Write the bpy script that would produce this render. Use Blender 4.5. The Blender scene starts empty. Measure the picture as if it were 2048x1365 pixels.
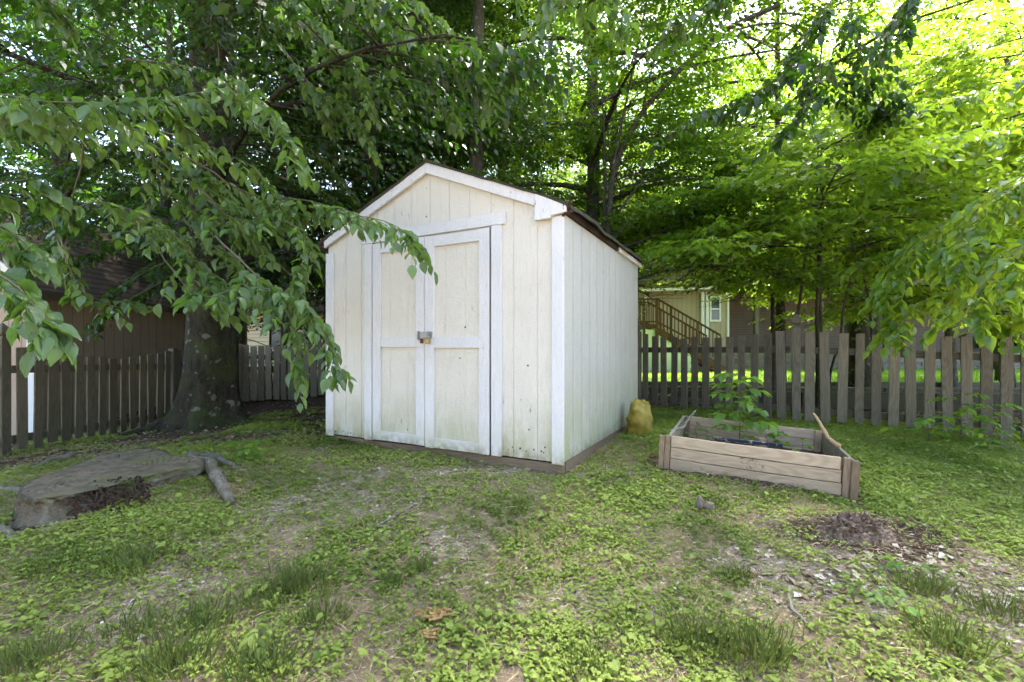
import bpy, math, random
import numpy as np
from mathutils import Vector, Matrix, Euler
R = math.radians
scene = bpy.context.scene
COL = scene.collection
CZ, F, CX, HY = 1.40, 910.0, 1024.0, 697.0
rng = np.random.default_rng(7)
random.seed(7)

# ---------------------------------------------------------------- helpers
def P(px, py, d):
    return np.array([(px - CX) / F * d, d, CZ - (py - HY) / F * d])

def lattice(seed, n=64):
    return np.random.default_rng(seed).random((n, n))
_L = {}
def vnoise(x, y, scale, seed=0):
    if seed not in _L: _L[seed] = lattice(seed)
    T = _L[seed]; n = T.shape[0]
    x = np.asarray(x) * scale + 1000.0; y = np.asarray(y) * scale + 1000.0
    xi = np.floor(x).astype(int); yi = np.floor(y).astype(int)
    fx = x - xi; fy = y - yi
    fx = fx * fx * (3 - 2 * fx); fy = fy * fy * (3 - 2 * fy)
    a = T[xi % n, yi % n]; b = T[(xi + 1) % n, yi % n]; c = T[xi % n, (yi + 1) % n]; d = T[(xi + 1) % n, (yi + 1) % n]
    return (a * (1 - fx) + b * fx) * (1 - fy) + (c * (1 - fx) + d * fx) * fy

def gz(x, y, bump=True):
    x = np.asarray(x, float); y = np.asarray(y, float)
    z = np.interp(y, [-40, -6, 0, 3.3, 3.9, 5.2, 8, 12, 25, 60, 300], [-3, -.8, 0, .485, .51, .50, .46, .43, .45, .6, 2.0])
    z = z - .11 * np.clip(-x - 3.0, 0, 5) * np.clip((12 - y) / 5, 0, 1) - .05 * np.clip(x - 3, 0, 6) * np.clip((12 - y) / 5, 0, 1)
    if bump:
        z = z + (vnoise(x, y, 1.1, 3) - .5) * .05 + (vnoise(x, y, 4.3, 4) - .5) * .022 + (vnoise(x, y, 13., 5) - .5) * .010
        z = z + .07 * np.exp(-(((x + 2.45) / .6) ** 2 + ((y - 2.7) / .6) ** 2))
        # small mound of the rotted stump
        z = z + .055 * np.exp(-(((x - 1.92) / .24) ** 2 + ((y - 2.63) / .15) ** 2))
    return z
def gzs(x, y): return float(gz(x, y))
def Gp(px, py):
    """where the ray of a pixel meets the ground"""
    lo, hi = .3, 60.
    f = lambda d: P(px, py, d)[2] - gzs(P(px, py, d)[0], d)
    d = .5
    while d < 60 and f(d) > 0: d += .05
    a, b = d - .05, d
    for _ in range(20):
        m = (a + b) / 2
        if f(m) > 0: a = m
        else: b = m
    return P(px, py, b)

class MB:
    def __init__(s): s.v = []; s.f = []
    def add(s, vs, fs):
        o = len(s.v); s.v += [tuple(float(c) for c in v) for v in vs]; s.f += [tuple(i + o for i in f) for f in fs]; return s
    def hexa(s, p):
        return s.add(p, [(0, 3, 2, 1), (4, 5, 6, 7), (0, 1, 5, 4), (1, 2, 6, 5), (2, 3, 7, 6), (3, 0, 4, 7)])
    def box(s, x0, x1, y0, y1, z0, z1, M=None):
        p = [(x0, y0, z0), (x1, y0, z0), (x1, y1, z0), (x0, y1, z0), (x0, y0, z1), (x1, y0, z1), (x1, y1, z1), (x0, y1, z1)]
        if M is not None: p = [M @ Vector(q) for q in p]
        return s.hexa(p)
    def bar(s, a, b, w, h, up=(0, 0, 1)):
        a = Vector(a); b = Vector(b); t = (b - a).normalized(); u = Vector(up)
        sd = t.cross(u).normalized() * w / 2; n = sd.cross(t).normalized() * h / 2
        return s.hexa([a - sd - n, a + sd - n, b + sd - n, b - sd - n, a - sd + n, a + sd + n, b + sd + n, b - sd + n])
    def tube(s, path, radii, n=8, cap=True, jit=0.):
        path = np.asarray(path, float); k = len(path)
        radii = np.broadcast_to(np.asarray(radii, float), (k,))
        T = np.gradient(path, axis=0); T /= np.linalg.norm(T, axis=1)[:, None] + 1e-9
        ref = np.array([0, 0, 1.]) if abs(T[0][2]) < .9 else np.array([1., 0, 0])
        U = np.cross(T, ref); bad = np.linalg.norm(U, axis=1) < 1e-3; U[bad] = [1, 0, 0]
        # parallel transport
        u = U[0] / np.linalg.norm(U[0]); Us = []
        for i in range(k):
            u = u - T[i] * np.dot(u, T[i]); u = u / (np.linalg.norm(u) + 1e-9); Us.append(u)
        Us = np.array(Us); W = np.cross(T, Us)
        a = np.arange(n) * 2 * math.pi / n
        rr = radii[:, None] * (1 + (jit * (np.random.default_rng(k * 7 + n).random((k, n)) - .5) if jit else 0) * np.ones((k, n)))
        V = path[:, None, :] + rr[:, :, None] * (np.cos(a)[None, :, None] * Us[:, None, :] + np.sin(a)[None, :, None] * W[:, None, :])
        o = len(s.v); s.v += [tuple(q) for q in V.reshape(-1, 3).tolist()]
        for i in range(k - 1):
            for j in range(n):
                j2 = (j + 1) % n
                s.f.append((o + i * n + j, o + i * n + j2, o + (i + 1) * n + j2, o + (i + 1) * n + j))
        if cap:
            s.f.append(tuple(o + j for j in range(n))[::-1]); s.f.append(tuple(o + (k - 1) * n + j for j in range(n)))
        return s
    def prism(s, poly, y0, y1, M=None):
        """poly in (x,z), extruded along y"""
        n = len(poly)
        p = [(x, y0, z) for x, z in poly] + [(x, y1, z) for x, z in poly]
        if M is not None: p = [M @ Vector(q) for q in p]
        f = [tuple(range(n)), tuple(range(n, 2 * n))[::-1]] + [((i + 1) % n, i, n + i, n + (i + 1) % n) for i in range(n)]
        return s.add(p, f)
    def build(s, name, mat, parent=None, smooth=False, bevel=0):
        me = bpy.data.meshes.new(name); me.from_pydata(s.v, [], s.f); me.update()
        if smooth: me.polygons.foreach_set('use_smooth', [True] * len(me.polygons))
        me.materials.append(mat)
        o = bpy.data.objects.new(name, me); COL.objects.link(o)
        if parent is not None: o.parent = parent
        if bevel:
            b = o.modifiers.new('bevel', 'BEVEL'); b.width = bevel; b.segments = 2; b.limit_method = 'ANGLE'
        return o

def tag(o, label=None, cat=None, group=None, kind=None):
    if label: o['label'] = label
    if cat: o['category'] = cat
    if group: o['group'] = group
    if kind: o['kind'] = kind
    return o
def thing(name, label, cat, loc=(0, 0, 0), rz=0, group=None):
    o = bpy.data.objects.new(name, None); COL.objects.link(o); o.empty_display_size = .1
    o.location = loc; o.rotation_euler = (0, 0, rz)
    return tag(o, label, cat, group)

# ---------------------------------------------------------------- materials
class G:
    def __init__(s, name):
        s.m = bpy.data.materials.new(name); s.m.use_nodes = True; s.t = s.m.node_tree; s.t.nodes.clear()
        s.out = s.t.nodes.new('ShaderNodeOutputMaterial')
    def n(s, typ, ins=None, **props):
        nd = s.t.nodes.new(typ)
        for k, v in props.items(): setattr(nd, k, v)
        for k, v in (ins or {}).items():
            if isinstance(v, bpy.types.NodeSocket): s.t.links.new(v, nd.inputs[k])
            else:
                if isinstance(v, (tuple, list)) and len(v) == 3 and nd.inputs[k].type == 'RGBA': v = (*v, 1)
                nd.inputs[k].default_value = v
        return nd
    def obj(s): return s.n('ShaderNodeTexCoord').outputs['Object']
    def rand(s): return s.n('ShaderNodeObjectInfo').outputs['Random']
    def mapv(s, vec, scale=(1, 1, 1), loc=(0, 0, 0)):
        return s.n('ShaderNodeMapping', {'Vector': vec, 'Scale': scale, 'Location': loc}).outputs[0]
    def vadd(s, a, b):
        return s.n('ShaderNodeVectorMath', {0: a, 1: b}, operation='ADD').outputs[0]
    def noise(s, vec, scale=5., detail=4., rough=.55, dist=0.):
        return s.n('ShaderNodeTexNoise', {'Vector': vec, 'Scale': scale, 'Detail': detail, 'Roughness': rough, 'Distortion': dist}).outputs[0]
    def vor(s, vec, scale=5., feature='F1'):
        return s.n('ShaderNodeTexVoronoi', {'Vector': vec, 'Scale': scale}, feature=feature)
    def ramp(s, fac, stops):
        nd = s.n('ShaderNodeValToRGB', {0: fac}); e = nd.color_ramp.elements
        while len(e) < len(stops): e.new(.5)
        for i, (p, c) in enumerate(stops):
            e[i].position = p; e[i].color = (c, c, c, 1) if isinstance(c, (int, float)) else (*c, 1)
        return nd.outputs[0]
    def mix(s, fac, a, b, blend='MIX'):
        return s.n('ShaderNodeMix', {0: fac, 6: a, 7: b}, data_type='RGBA', blend_type=blend).outputs[2]
    def math(s, op, a, b=0., clamp=False):
        return s.n('ShaderNodeMath', {0: a, 1: b}, operation=op, use_clamp=clamp).outputs[0]
    def sep(s, vec): return s.n('ShaderNodeSeparateXYZ', {0: vec}).outputs
    def bump(s, h, strength=.5, dist=.01, normal=None):
        d = {'Height': h, 'Strength': strength, 'Distance': dist}
        if normal is not None: d['Normal'] = normal
        return s.n('ShaderNodeBump', d).outputs[0]
    def prin(s, base, rough=.8, normal=None, spec=.3, metal=0.):
        d = {'Base Color': base, 'Roughness': rough, 'Specular IOR Level': spec, 'Metallic': metal}
        if normal is not None: d['Normal'] = normal
        return s.n('ShaderNodeBsdfPrincipled', d).outputs[0]
    def done(s, sh):
        s.t.links.new(sh, s.out.inputs[0]); return s.m

def leaf_mat(name, dark, light, trans, tfac=.4, rough=.45, veins=False, spec=.4):
    g = G(name)
    rnd = g.n('ShaderNodeAttribute', attribute_name='rnd').outputs['Fac']
    col = g.ramp(rnd, [(0, dark), (.75, light), (1, tuple(min(1, c * 1.25) for c in light))])
    tcol = g.mix(rnd, tuple(c * .75 for c in trans), trans)
    nrm = None
    if veins:
        uv = g.n('ShaderNodeUVMap').outputs[0]; sp = g.sep(uv)
        av = g.math('ABSOLUTE', sp[1])
        ph = g.math('SUBTRACT', g.math('MULTIPLY', sp[0], 62.), g.math('MULTIPLY', av, 26.))
        w = g.math('SINE', ph)
        rib = g.math('POWER', g.math('ADD', g.math('MULTIPLY', w, .5), .5), 3.)
        mid = g.math('LESS_THAN', av, .05)
        lines = g.math('MAXIMUM', g.math('MULTIPLY', rib, .45), mid)
        col = g.mix(g.math('MULTIPLY', lines, .45), col, (.16, .24, .07))
        nz = g.noise(g.obj(), 90., 2.)
        col = g.mix(g.math('MULTIPLY', nz, .35), col, (.03, .05, .015))
        nrm = g.bump(g.math('SUBTRACT', nz, g.math('MULTIPLY', rib, .8)), .55, .002)
        d = {'Color': tcol, 'Normal': nrm}
    else: d = {'Color': tcol}
    pr = g.prin(col, rough, nrm, spec)
    tr = g.n('ShaderNodeBsdfTranslucent', d).outputs[0]
    mx = g.n('ShaderNodeMixShader', {0: tfac, 1: pr, 2: tr}).outputs[0]
    return g.done(mx)

def wood_mat(name, c0, c1, axis='z', green=0., rough=.85, grain=55., crack=.6):
    g = G(name); o = g.obj(); r = g.rand()
    off = g.n('ShaderNodeCombineXYZ', {0: g.math('MULTIPLY', r, 37.), 1: g.math('MULTIPLY', r, 19.), 2: g.math('MULTIPLY', r, 53.)}).outputs[0]
    o2 = g.vadd(o, off)
    sc = {'z': (1, 1, .045), 'x': (.045, 1, 1), 'y': (1, .045, 1)}[axis]
    st = g.mapv(o2, sc)
    n1 = g.noise(st, grain, 5., .6, 1.2); n2 = g.noise(st, grain * 2.6, 3., .6)
    n3 = g.noise(o2, 3.5, 3.)
    sc2 = {'z': (1, 1, .16), 'x': (.16, 1, 1), 'y': (1, .16, 1)}[axis]
    kn = g.vor(g.mapv(o2, sc2), 5.5).outputs[0]
    ring = g.math('SINE', g.math('MULTIPLY', g.math('ADD', kn, g.math('MULTIPLY', n3, .25)), 60.))
    ring = g.math('ADD', g.math('MULTIPLY', ring, .5), .5)
    col = g.mix(n1, c0, c1)
    col = g.mix(g.math('MULTIPLY', ring, .28), col, tuple(c * .45 for c in c0))
    knot = g.ramp(kn, [(.03, 1.), (.075, 0.)])
    col = g.mix(g.math('MULTIPLY', knot, .7), col, tuple(c * .3 for c in c0))
    cr = g.ramp(n2, [(.28, 1.), (.40, 0.)])
    col = g.mix(g.math('MULTIPLY', cr, crack), col, tuple(c * .25 for c in c0))
    bl = g.math('MULTIPLY', g.ramp(n3, [(.35, 0.), (.75, 1.)]), .45)
    col = g.mix(bl, col, tuple(c * .6 for c in c1))
    if green:
        z = g.sep(o)[2]; gr = g.math('MULTIPLY', g.ramp(z, [(0., 1.), (.55, .15)]), g.ramp(g.noise(o2, 7., 4.), [(.35, 0.), (.7, green)]))
        col = g.mix(gr, col, (.10, .13, .06))
    hs = g.n('ShaderNodeHueSaturation', {'Value': g.math('ADD', g.math('MULTIPLY', r, .5), .75), 'Color': col}).outputs[0]
    b = g.bump(g.math('ADD', n1, g.math('MULTIPLY', g.math('SUBTRACT', n2, cr), .6)), .6, .004)
    return g.done(g.prin(hs, rough, b, .15))

def paint_mat(name, base, stainc, wear=.5, ripple=True, gz1=.5, lean=0.):
    """rough-sawn painted siding; algae low down, chips showing grey wood"""
    g = G(name); o = g.obj(); r = g.rand()
    o2 = g.vadd(o, g.n('ShaderNodeCombineXYZ', {0: g.math('MULTIPLY', r, 7.), 1: 0., 2: g.math('MULTIPLY', r, 5.)}).outputs[0])
    fine = g.noise(g.mapv(o2, (1, 1, 2.2)), 85., 4., .65, .4)
    grain = g.noise(g.mapv(o2, (1, 1, .07)), 70., 4., .6, 1.)
    big = g.noise(o2, 2.1, 4.)
    col = g.mix(g.math('MULTIPLY', g.ramp(big, [(.35, 0.), (.75, 1.)]), .30), base, tuple(c * .8 for c in base))
    col = g.mix(g.math('MULTIPLY', g.ramp(fine, [(.38, 1.), (.52, 0.)]), .28), col, tuple(c * .55 for c in base))
    col = g.mix(g.math('MULTIPLY', g.ramp(grain, [(.34, 1.), (.48, 0.)]), .19), col, tuple(c * .55 for c in base))
    z = g.sep(o)[2]
    low = g.ramp(z, [(0., 1.), (gz1, 0.)])
    st = g.math('MULTIPLY', low, g.ramp(g.noise(g.mapv(o2, (1, 1, .35)), 6., 5., .65), [(.28, 0.), (.58, 1.)]))
    col = g.mix(g.math('MULTIPLY', st, .9), col, stainc)
    lowest = g.math('MULTIPLY', g.ramp(z, [(0., 1.), (.09, 0.)]), g.ramp(g.noise(o2, 18., 4.), [(.4, 0.), (.6, 1.)]))
    col = g.mix(g.math('MULTIPLY', lowest, .55), col, (.16, .14, .09))
    chip = g.ramp(g.noise(g.mapv(o2, (1, 1, .35)), 26., 6., .75), [(.33, 1.), (.355, 0.)])
    chip = g.math('MULTIPLY', chip, g.ramp(g.noise(o2, 3.2, 2.), [(.42, 0.), (.55, wear)]))
    col = g.mix(chip, col, (.10, .085, .07))
    h = g.math('ADD', g.math('MULTIPLY', fine, .8), g.math('MULTIPLY', grain, .7))
    if ripple:
        rp = g.math('SINE', g.math('ADD', g.math('MULTIPLY', z, 520.), g.math('MULTIPLY', big, 30.)))
        h = g.math('ADD', h, g.math('MULTIPLY', rp, .10))
    h = g.math('SUBTRACT', h, chip)
    return g.done(g.prin(col, .62, g.bump(h, .8, .006), .3))

def bark_mat(name, c0, c1, moss=.3, sc=1.):
    g = G(name); o = g.obj()
    st = g.mapv(o, (1, 1, .22))
    n = g.noise(st, 16. * sc, 7., .65, .6); n2 = g.noise(o, 3. * sc, 4.); n3 = g.noise(o, 42. * sc, 4., .7)
    col = g.ramp(n, [(.3, c0), (.7, c1)])
    col = g.mix(g.math('MULTIPLY', g.ramp(n3, [(.35, 1.), (.55, 0.)]), .5), col, tuple(c * .4 for c in c0))
    col = g.mix(g.math('MULTIPLY', g.ramp(n2, [(.45, 0.), (.65, 1.)]), moss), col, (.055, .075, .02))
    li = g.ramp(g.noise(o, 9. * sc, 3., .5), [(.62, 0.), (.66, 1.)])
    col = g.mix(g.math('MULTIPLY', li, .5), col, (.22, .24, .19))
    return g.done(g.prin(col, .9, g.bump(g.math('ADD', n, g.math('MULTIPLY', n3, .5)), .9, .02), .15))

def flat_mat(name, col, rough=.7, metal=0., spec=.3, nz=0., nscale=30., bump=.0):
    g = G(name); n = g.noise(g.obj(), nscale, 4.)
    c = g.mix(g.math('MULTIPLY', n, nz), col, tuple(x * .4 for x in col)) if nz else col
    return g.done(g.prin(c, rough, g.bump(n, bump, .005) if bump else None, spec, metal))

M = {}
M['leaf_elm'] = leaf_mat('elm_leaf', (.028, .068, .016), (.105, .180, .055), (.26, .48, .04), .34, .33, True, .6)
M['leaf_beech'] = leaf_mat('beech_leaf', (.014, .034, .005), (.044, .082, .010), (.30, .52, .02), .40, .42)
M['leaf_dark'] = leaf_mat('shaded_leaf', (.007, .017, .003), (.020, .044, .006), (.10, .26, .012), .28, .42)  # canopy shade and backlit silhouettes are put into this leaf colour
M['leaf_dog'] = leaf_mat('bright_leaf', (.035, .080, .010), (.085, .155, .018), (.50, .72, .04), .45, .34, False, .5)
M['leaf_low'] = leaf_mat('ground_leaf', (.060, .110, .016), (.285, .350, .070), (.40, .52, .06), .32, .6, False, .25)
M['leaf_seed'] = leaf_mat('seedling_leaf', (.06, .13, .022), (.13, .24, .04), (.40, .66, .05), .42, .42)
M['grass'] = leaf_mat('grass_blade', (.030, .060, .014), (.28, .31, .085), (.34, .42, .07), .3, .6, False, .25)
M['lawn_grass'] = leaf_mat('lawn_blade', (.07, .16, .02), (.14, .26, .03), (.40, .60, .05), .4, .5)
M['bark_beech'] = bark_mat('beech_bark', (.014, .012, .008), (.062, .055, .037), .5)
M['bark_dark'] = bark_mat('dark_bark', (.045, .038, .028), (.10, .088, .068), .25, 1.6)
M['twig'] = flat_mat('twig_bark', (.13, .12, .075), .8, nz=.5)
M['twig_grey'] = flat_mat('grey_twig', (.25, .22, .18), .85, nz=.7, nscale=60, bump=.4)
M['picket_left'] = wood_mat('weathered_picket_wood', (.10, .086, .056), (.27, .232, .162), 'z', .5)
M['picket_right'] = wood_mat('grey_picket_wood', (.072, .062, .046), (.275, .242, .185), 'z', .25)
M['rail'] = wood_mat('rail_wood', (.075, .068, .045), (.14, .125, .085), 'x', .0)
M['bed_wood'] = wood_mat('bed_board_wood', (.34, .25, .165), (.60, .48, .34), 'x', 0., crack=.5, grain=38)
M['bed_wood_y'] = wood_mat('bed_side_wood', (.22, .18, .12), (.38, .33, .25), 'y', .3, crack=.6, grain=38)
M['bed_post'] = wood_mat('bed_post_wood', (.17, .12, .075), (.38, .28, .18), 'z', 0., crack=.8, grain=70)
M['skirt'] = wood_mat('skid_wood', (.095, .07, .045), (.24, .185, .125), 'x', 0.)
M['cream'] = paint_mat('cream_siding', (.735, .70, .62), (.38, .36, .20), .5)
M['cream_shaded'] = paint_mat('cream_siding_shaded', (.47, .465, .415), (.30, .32, .16), .6, gz1=.7)  # same cream paint darkened: the side's shade is put into the colour
M['trim'] = paint_mat('white_trim_paint', (.72, .715, .72), (.52, .50, .36), 1., False, .28)
# ---------------------------------------------------------------- leaves
def tmpl_near():
    m = [(0, 0), (.26, 0), (.52, 0), (.78, 0), (1, 0)]; s = [(.08, .48), (.27, .93), (.48, 1.), (.70, .70), (.87, .28)]
    v = m + s + [(u, -w) for u, w in s]
    t = []
    for k, sg in ((5, 1), (10, -1)):
        tr = [(0, 1, k), (k, 1, k + 1), (1, 2, k + 1), (k + 1, 2, k + 2), (2, 3, k + 2), (k + 2, 3, k + 3), (3, k + 4, k + 3), (3, 4, k + 4)]
        t += [q if sg > 0 else q[::-1] for q in tr]
    return np.array(v, float), np.array(t)
def tmpl_mid():
    v = [(0, 0), (.5, 0), (1, 0), (.42, 1), (.42, -1)]
    return np.array(v, float), np.array([(0, 1, 3), (1, 2, 3), (1, 0, 4), (2, 1, 4)])
def tmpl_far():
    return np.array([(0, 0), (1, 0), (.42, 1), (.42, -1)], float), np.array([(0, 1, 2), (1, 0, 3)])
def tmpl_heart():
    v = [(.12, 0), (.45, 0), (1, 0), (-.06, .55), (.25, 1.), (.65, .72), (-.06, -.55), (.25, -1.), (.65, -.72)]
    t = [(0, 1, 3), (3, 1, 4), (4, 1, 5), (5, 1, 2), (1, 0, 6), (1, 6, 7), (1, 7, 8), (1, 8, 2)]
    return np.array(v, float), np.array(t)
TM = {'near': tmpl_near(), 'mid': tmpl_mid(), 'far': tmpl_far(), 'heart': tmpl_heart()}
def norm(a): return a / (np.linalg.norm(a, axis=-1, keepdims=True) + 1e-9)

def leaf_mesh(name, pos, axis, nrm, size, mat, parent=None, tm='mid', width=.27, curl=.25, fold=.16, seed=1, rnd=None, uv=False):
    r = np.random.default_rng(seed)
    T, tri = TM[tm]; N = len(pos); K = len(T)
    a = norm(axis); n = norm(nrm - (nrm * a).sum(1, keepdims=True) * a); b = np.cross(n, a)
    size = np.broadcast_to(size, (N,)); w = width * (.85 + .3 * r.random(N))
    cu = curl * (.2 + 1.2 * r.random(N)); fo = fold * (r.random(N) * 1.6 - .2)
    u = T[:, 0][None]; v = T[:, 1][None]
    wz = -cu[:, None] * u ** 2 + fo[:, None] * np.abs(v) * 1.0 + .06 * (r.random((N, K)) - .5)
    V = pos[:, None] + size[:, None, None] * (u[..., None] * a[:, None] + (v * w[:, None])[..., None] * b[:, None] + wz[..., None] * n[:, None])
    V = V.reshape(-1, 3).astype(np.float32)
    Fc = (tri[None] + (np.arange(N) * K)[:, None, None]).reshape(-1).astype(np.int32)
    nf = N * len(tri)
    me = bpy.data.meshes.new(name)
    me.vertices.add(len(V)); me.vertices.foreach_set('co', V.ravel())
    me.loops.add(len(Fc)); me.loops.foreach_set('vertex_index', Fc)
    me.polygons.add(nf); me.polygons.foreach_set('loop_start', np.arange(nf, dtype=np.int32) * 3)
    me.polygons.foreach_set('use_smooth', np.ones(nf, bool))
    me.update(calc_edges=True)
    at = me.attributes.new('rnd', 'FLOAT', 'POINT')
    rr = r.random(N) if rnd is None else rnd
    at.data.foreach_set('value', np.repeat(rr, K).astype(np.float32))
    if uv:
        ul = me.uv_layers.new(name='UVMap')
        UV = np.tile(T, (N, 1))[Fc].astype(np.float32); ul.data.foreach_set('uv', UV.ravel())
    me.materials.append(mat)
    o = bpy.data.objects.new(name, me); COL.objects.link(o)
    if parent is not None: o.parent = parent
    return o

def twig_leaves(r, S, D, L, K, leaf, droop=.25, hang=.35, ang=50, njit=.5):
    """S,D (N,3) twig starts and directions, L (N,) -> leaf arrays; alternate leaves in two ranks"""
    N = len(S); D = norm(D)
    t = (np.arange(K) + .6) / K; t = t[None] + (r.random((N, K)) - .5) * .6 / K
    tl = t * L[:, None]
    down = np.array([0, 0, -1.])
    p = S[:, None] + D[:, None] * tl[..., None] + down * (droop * tl ** 2 / np.maximum(L[:, None], .05))[..., None]
    tan = norm(D[:, None] + down * (2 * droop * t)[..., None])
    up = np.array([0, 0, 1.]) + (r.random((N, 1, 3)) - .5) * .5
    side = norm(np.cross(tan, np.broadcast_to(up, tan.shape)))
    sg = np.where((np.arange(K) % 2) == 0, 1., -1.)[None, :, None]
    a = R(ang) * (1 - .75 * (t > .93))[..., None]
    ax = norm(tan * np.cos(a) + side * np.sin(a) * sg + down * (hang * (2.2 * r.random((N, K, 1)) ** 1.3)) + (r.random((N, K, 3)) - .5) * .5)
    nr = np.array([0, 0, 1.]) + (r.random((N, K, 3)) - .5) * 2 * njit + side * sg * .2
    return p.reshape(-1, 3), ax.reshape(-1, 3), nr.reshape(-1, 3)

def resample(path, step):
    path = np.asarray(path, float); n = len(path)
    if n == 2:
        k = max(2, int(np.linalg.norm(path[1] - path[0]) / step)); return path[0] + (path[1] - path[0]) * np.linspace(0, 1, k)[:, None]
    out = []
    for i in range(n - 1):
        p0 = path[max(i - 1, 0)]; p1 = path[i]; p2 = path[i + 1]; p3 = path[min(i + 2, n - 1)]
        k = max(2, int(np.linalg.norm(p2 - p1) / step))
        for t in np.arange(k) / k:
            out.append(.5 * ((2 * p1) + (-p0 + p2) * t + (2 * p0 - 5 * p1 + 4 * p2 - p3) * t * t + (-p0 + 3 * p1 - 3 * p2 + p3) * t ** 3))
    out.append(path[-1]); return np.array(out)

def bough(root, path, leaf=.09, seed=1, r0=.008, step=.085, tlen=.36, K=7, hang=.55, droop=.5, mat='leaf_elm', tm='near', t0=.15, sub=True, tdown=.15, label=None, width=.27):
    """a hanging branch: one mesh of wood with its leaves as a sub-part; path in world coordinates"""
    r = np.random.default_rng(seed); loc = np.array(root.location)
    pts = resample(path, step) - loc
    n = len(pts); pts += (r.random(pts.shape) - .5) * .012
    mb = MB(); mb.tube(pts, np.linspace(r0, .0016, n), 5)
    T = norm(np.gradient(pts, axis=0))
    S = []; D = []; L = []
    for i in range(int(n * t0), n):
        f = i / n
        for sg in ((1, -1) if r.random() < .75 else (r.choice([1, -1]),)):
            sd = np.cross(T[i], [0, 0, 1.]); sd /= np.linalg.norm(sd) + 1e-6
            d = T[i] * (.55 + .3 * r.random()) + sd * sg * (.6 + .5 * r.random()) + np.array([0, 0, -tdown + .25 * (r.random() - .5)])
            l = tlen * (.5 + .7 * r.random()) * (1 - .45 * f)
            S.append(pts[i]); D.append(d); L.append(l)
            if sub and l > .25 and r.random() < .5:
                d2 = norm(np.array(d)) + sd * sg * .4 * (r.random() - .3) + np.array([0, 0, -.3 * r.random()])
                S.append(pts[i] + norm(np.array(d)) * l * .4 + np.array([0, 0, -droop * l * .16])); D.append(d2); L.append(l * .6)
    S.append(pts[-2]); D.append(T[-1]); L.append(tlen * .5)
    S, D, L = np.array(S), norm(np.array(D)), np.array(L)
    for s_, d_, l_ in zip(S, D, L):
        t = np.linspace(0, 1, 4)[:, None] * l_
        q = s_ + d_ * t + np.array([0, 0, -1.]) * droop * t ** 2 / max(l_, .05)
        mb.tube(q, np.linspace(.0024, .0009, 4), 3, cap=False)
    p, a, nn = twig_leaves(r, S, D, L, K, leaf, droop, hang)
    sz = leaf * (.55 + .6 * r.random(len(p)))
    o = mb.build('branch', M['twig'], root, True)
    if label: o['label'] = label
    leaf_mesh('foliage', p, a, nn, sz, M[mat], o, tm, width, .3, .2, seed, uv=(tm == 'near'))
    return o

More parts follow.
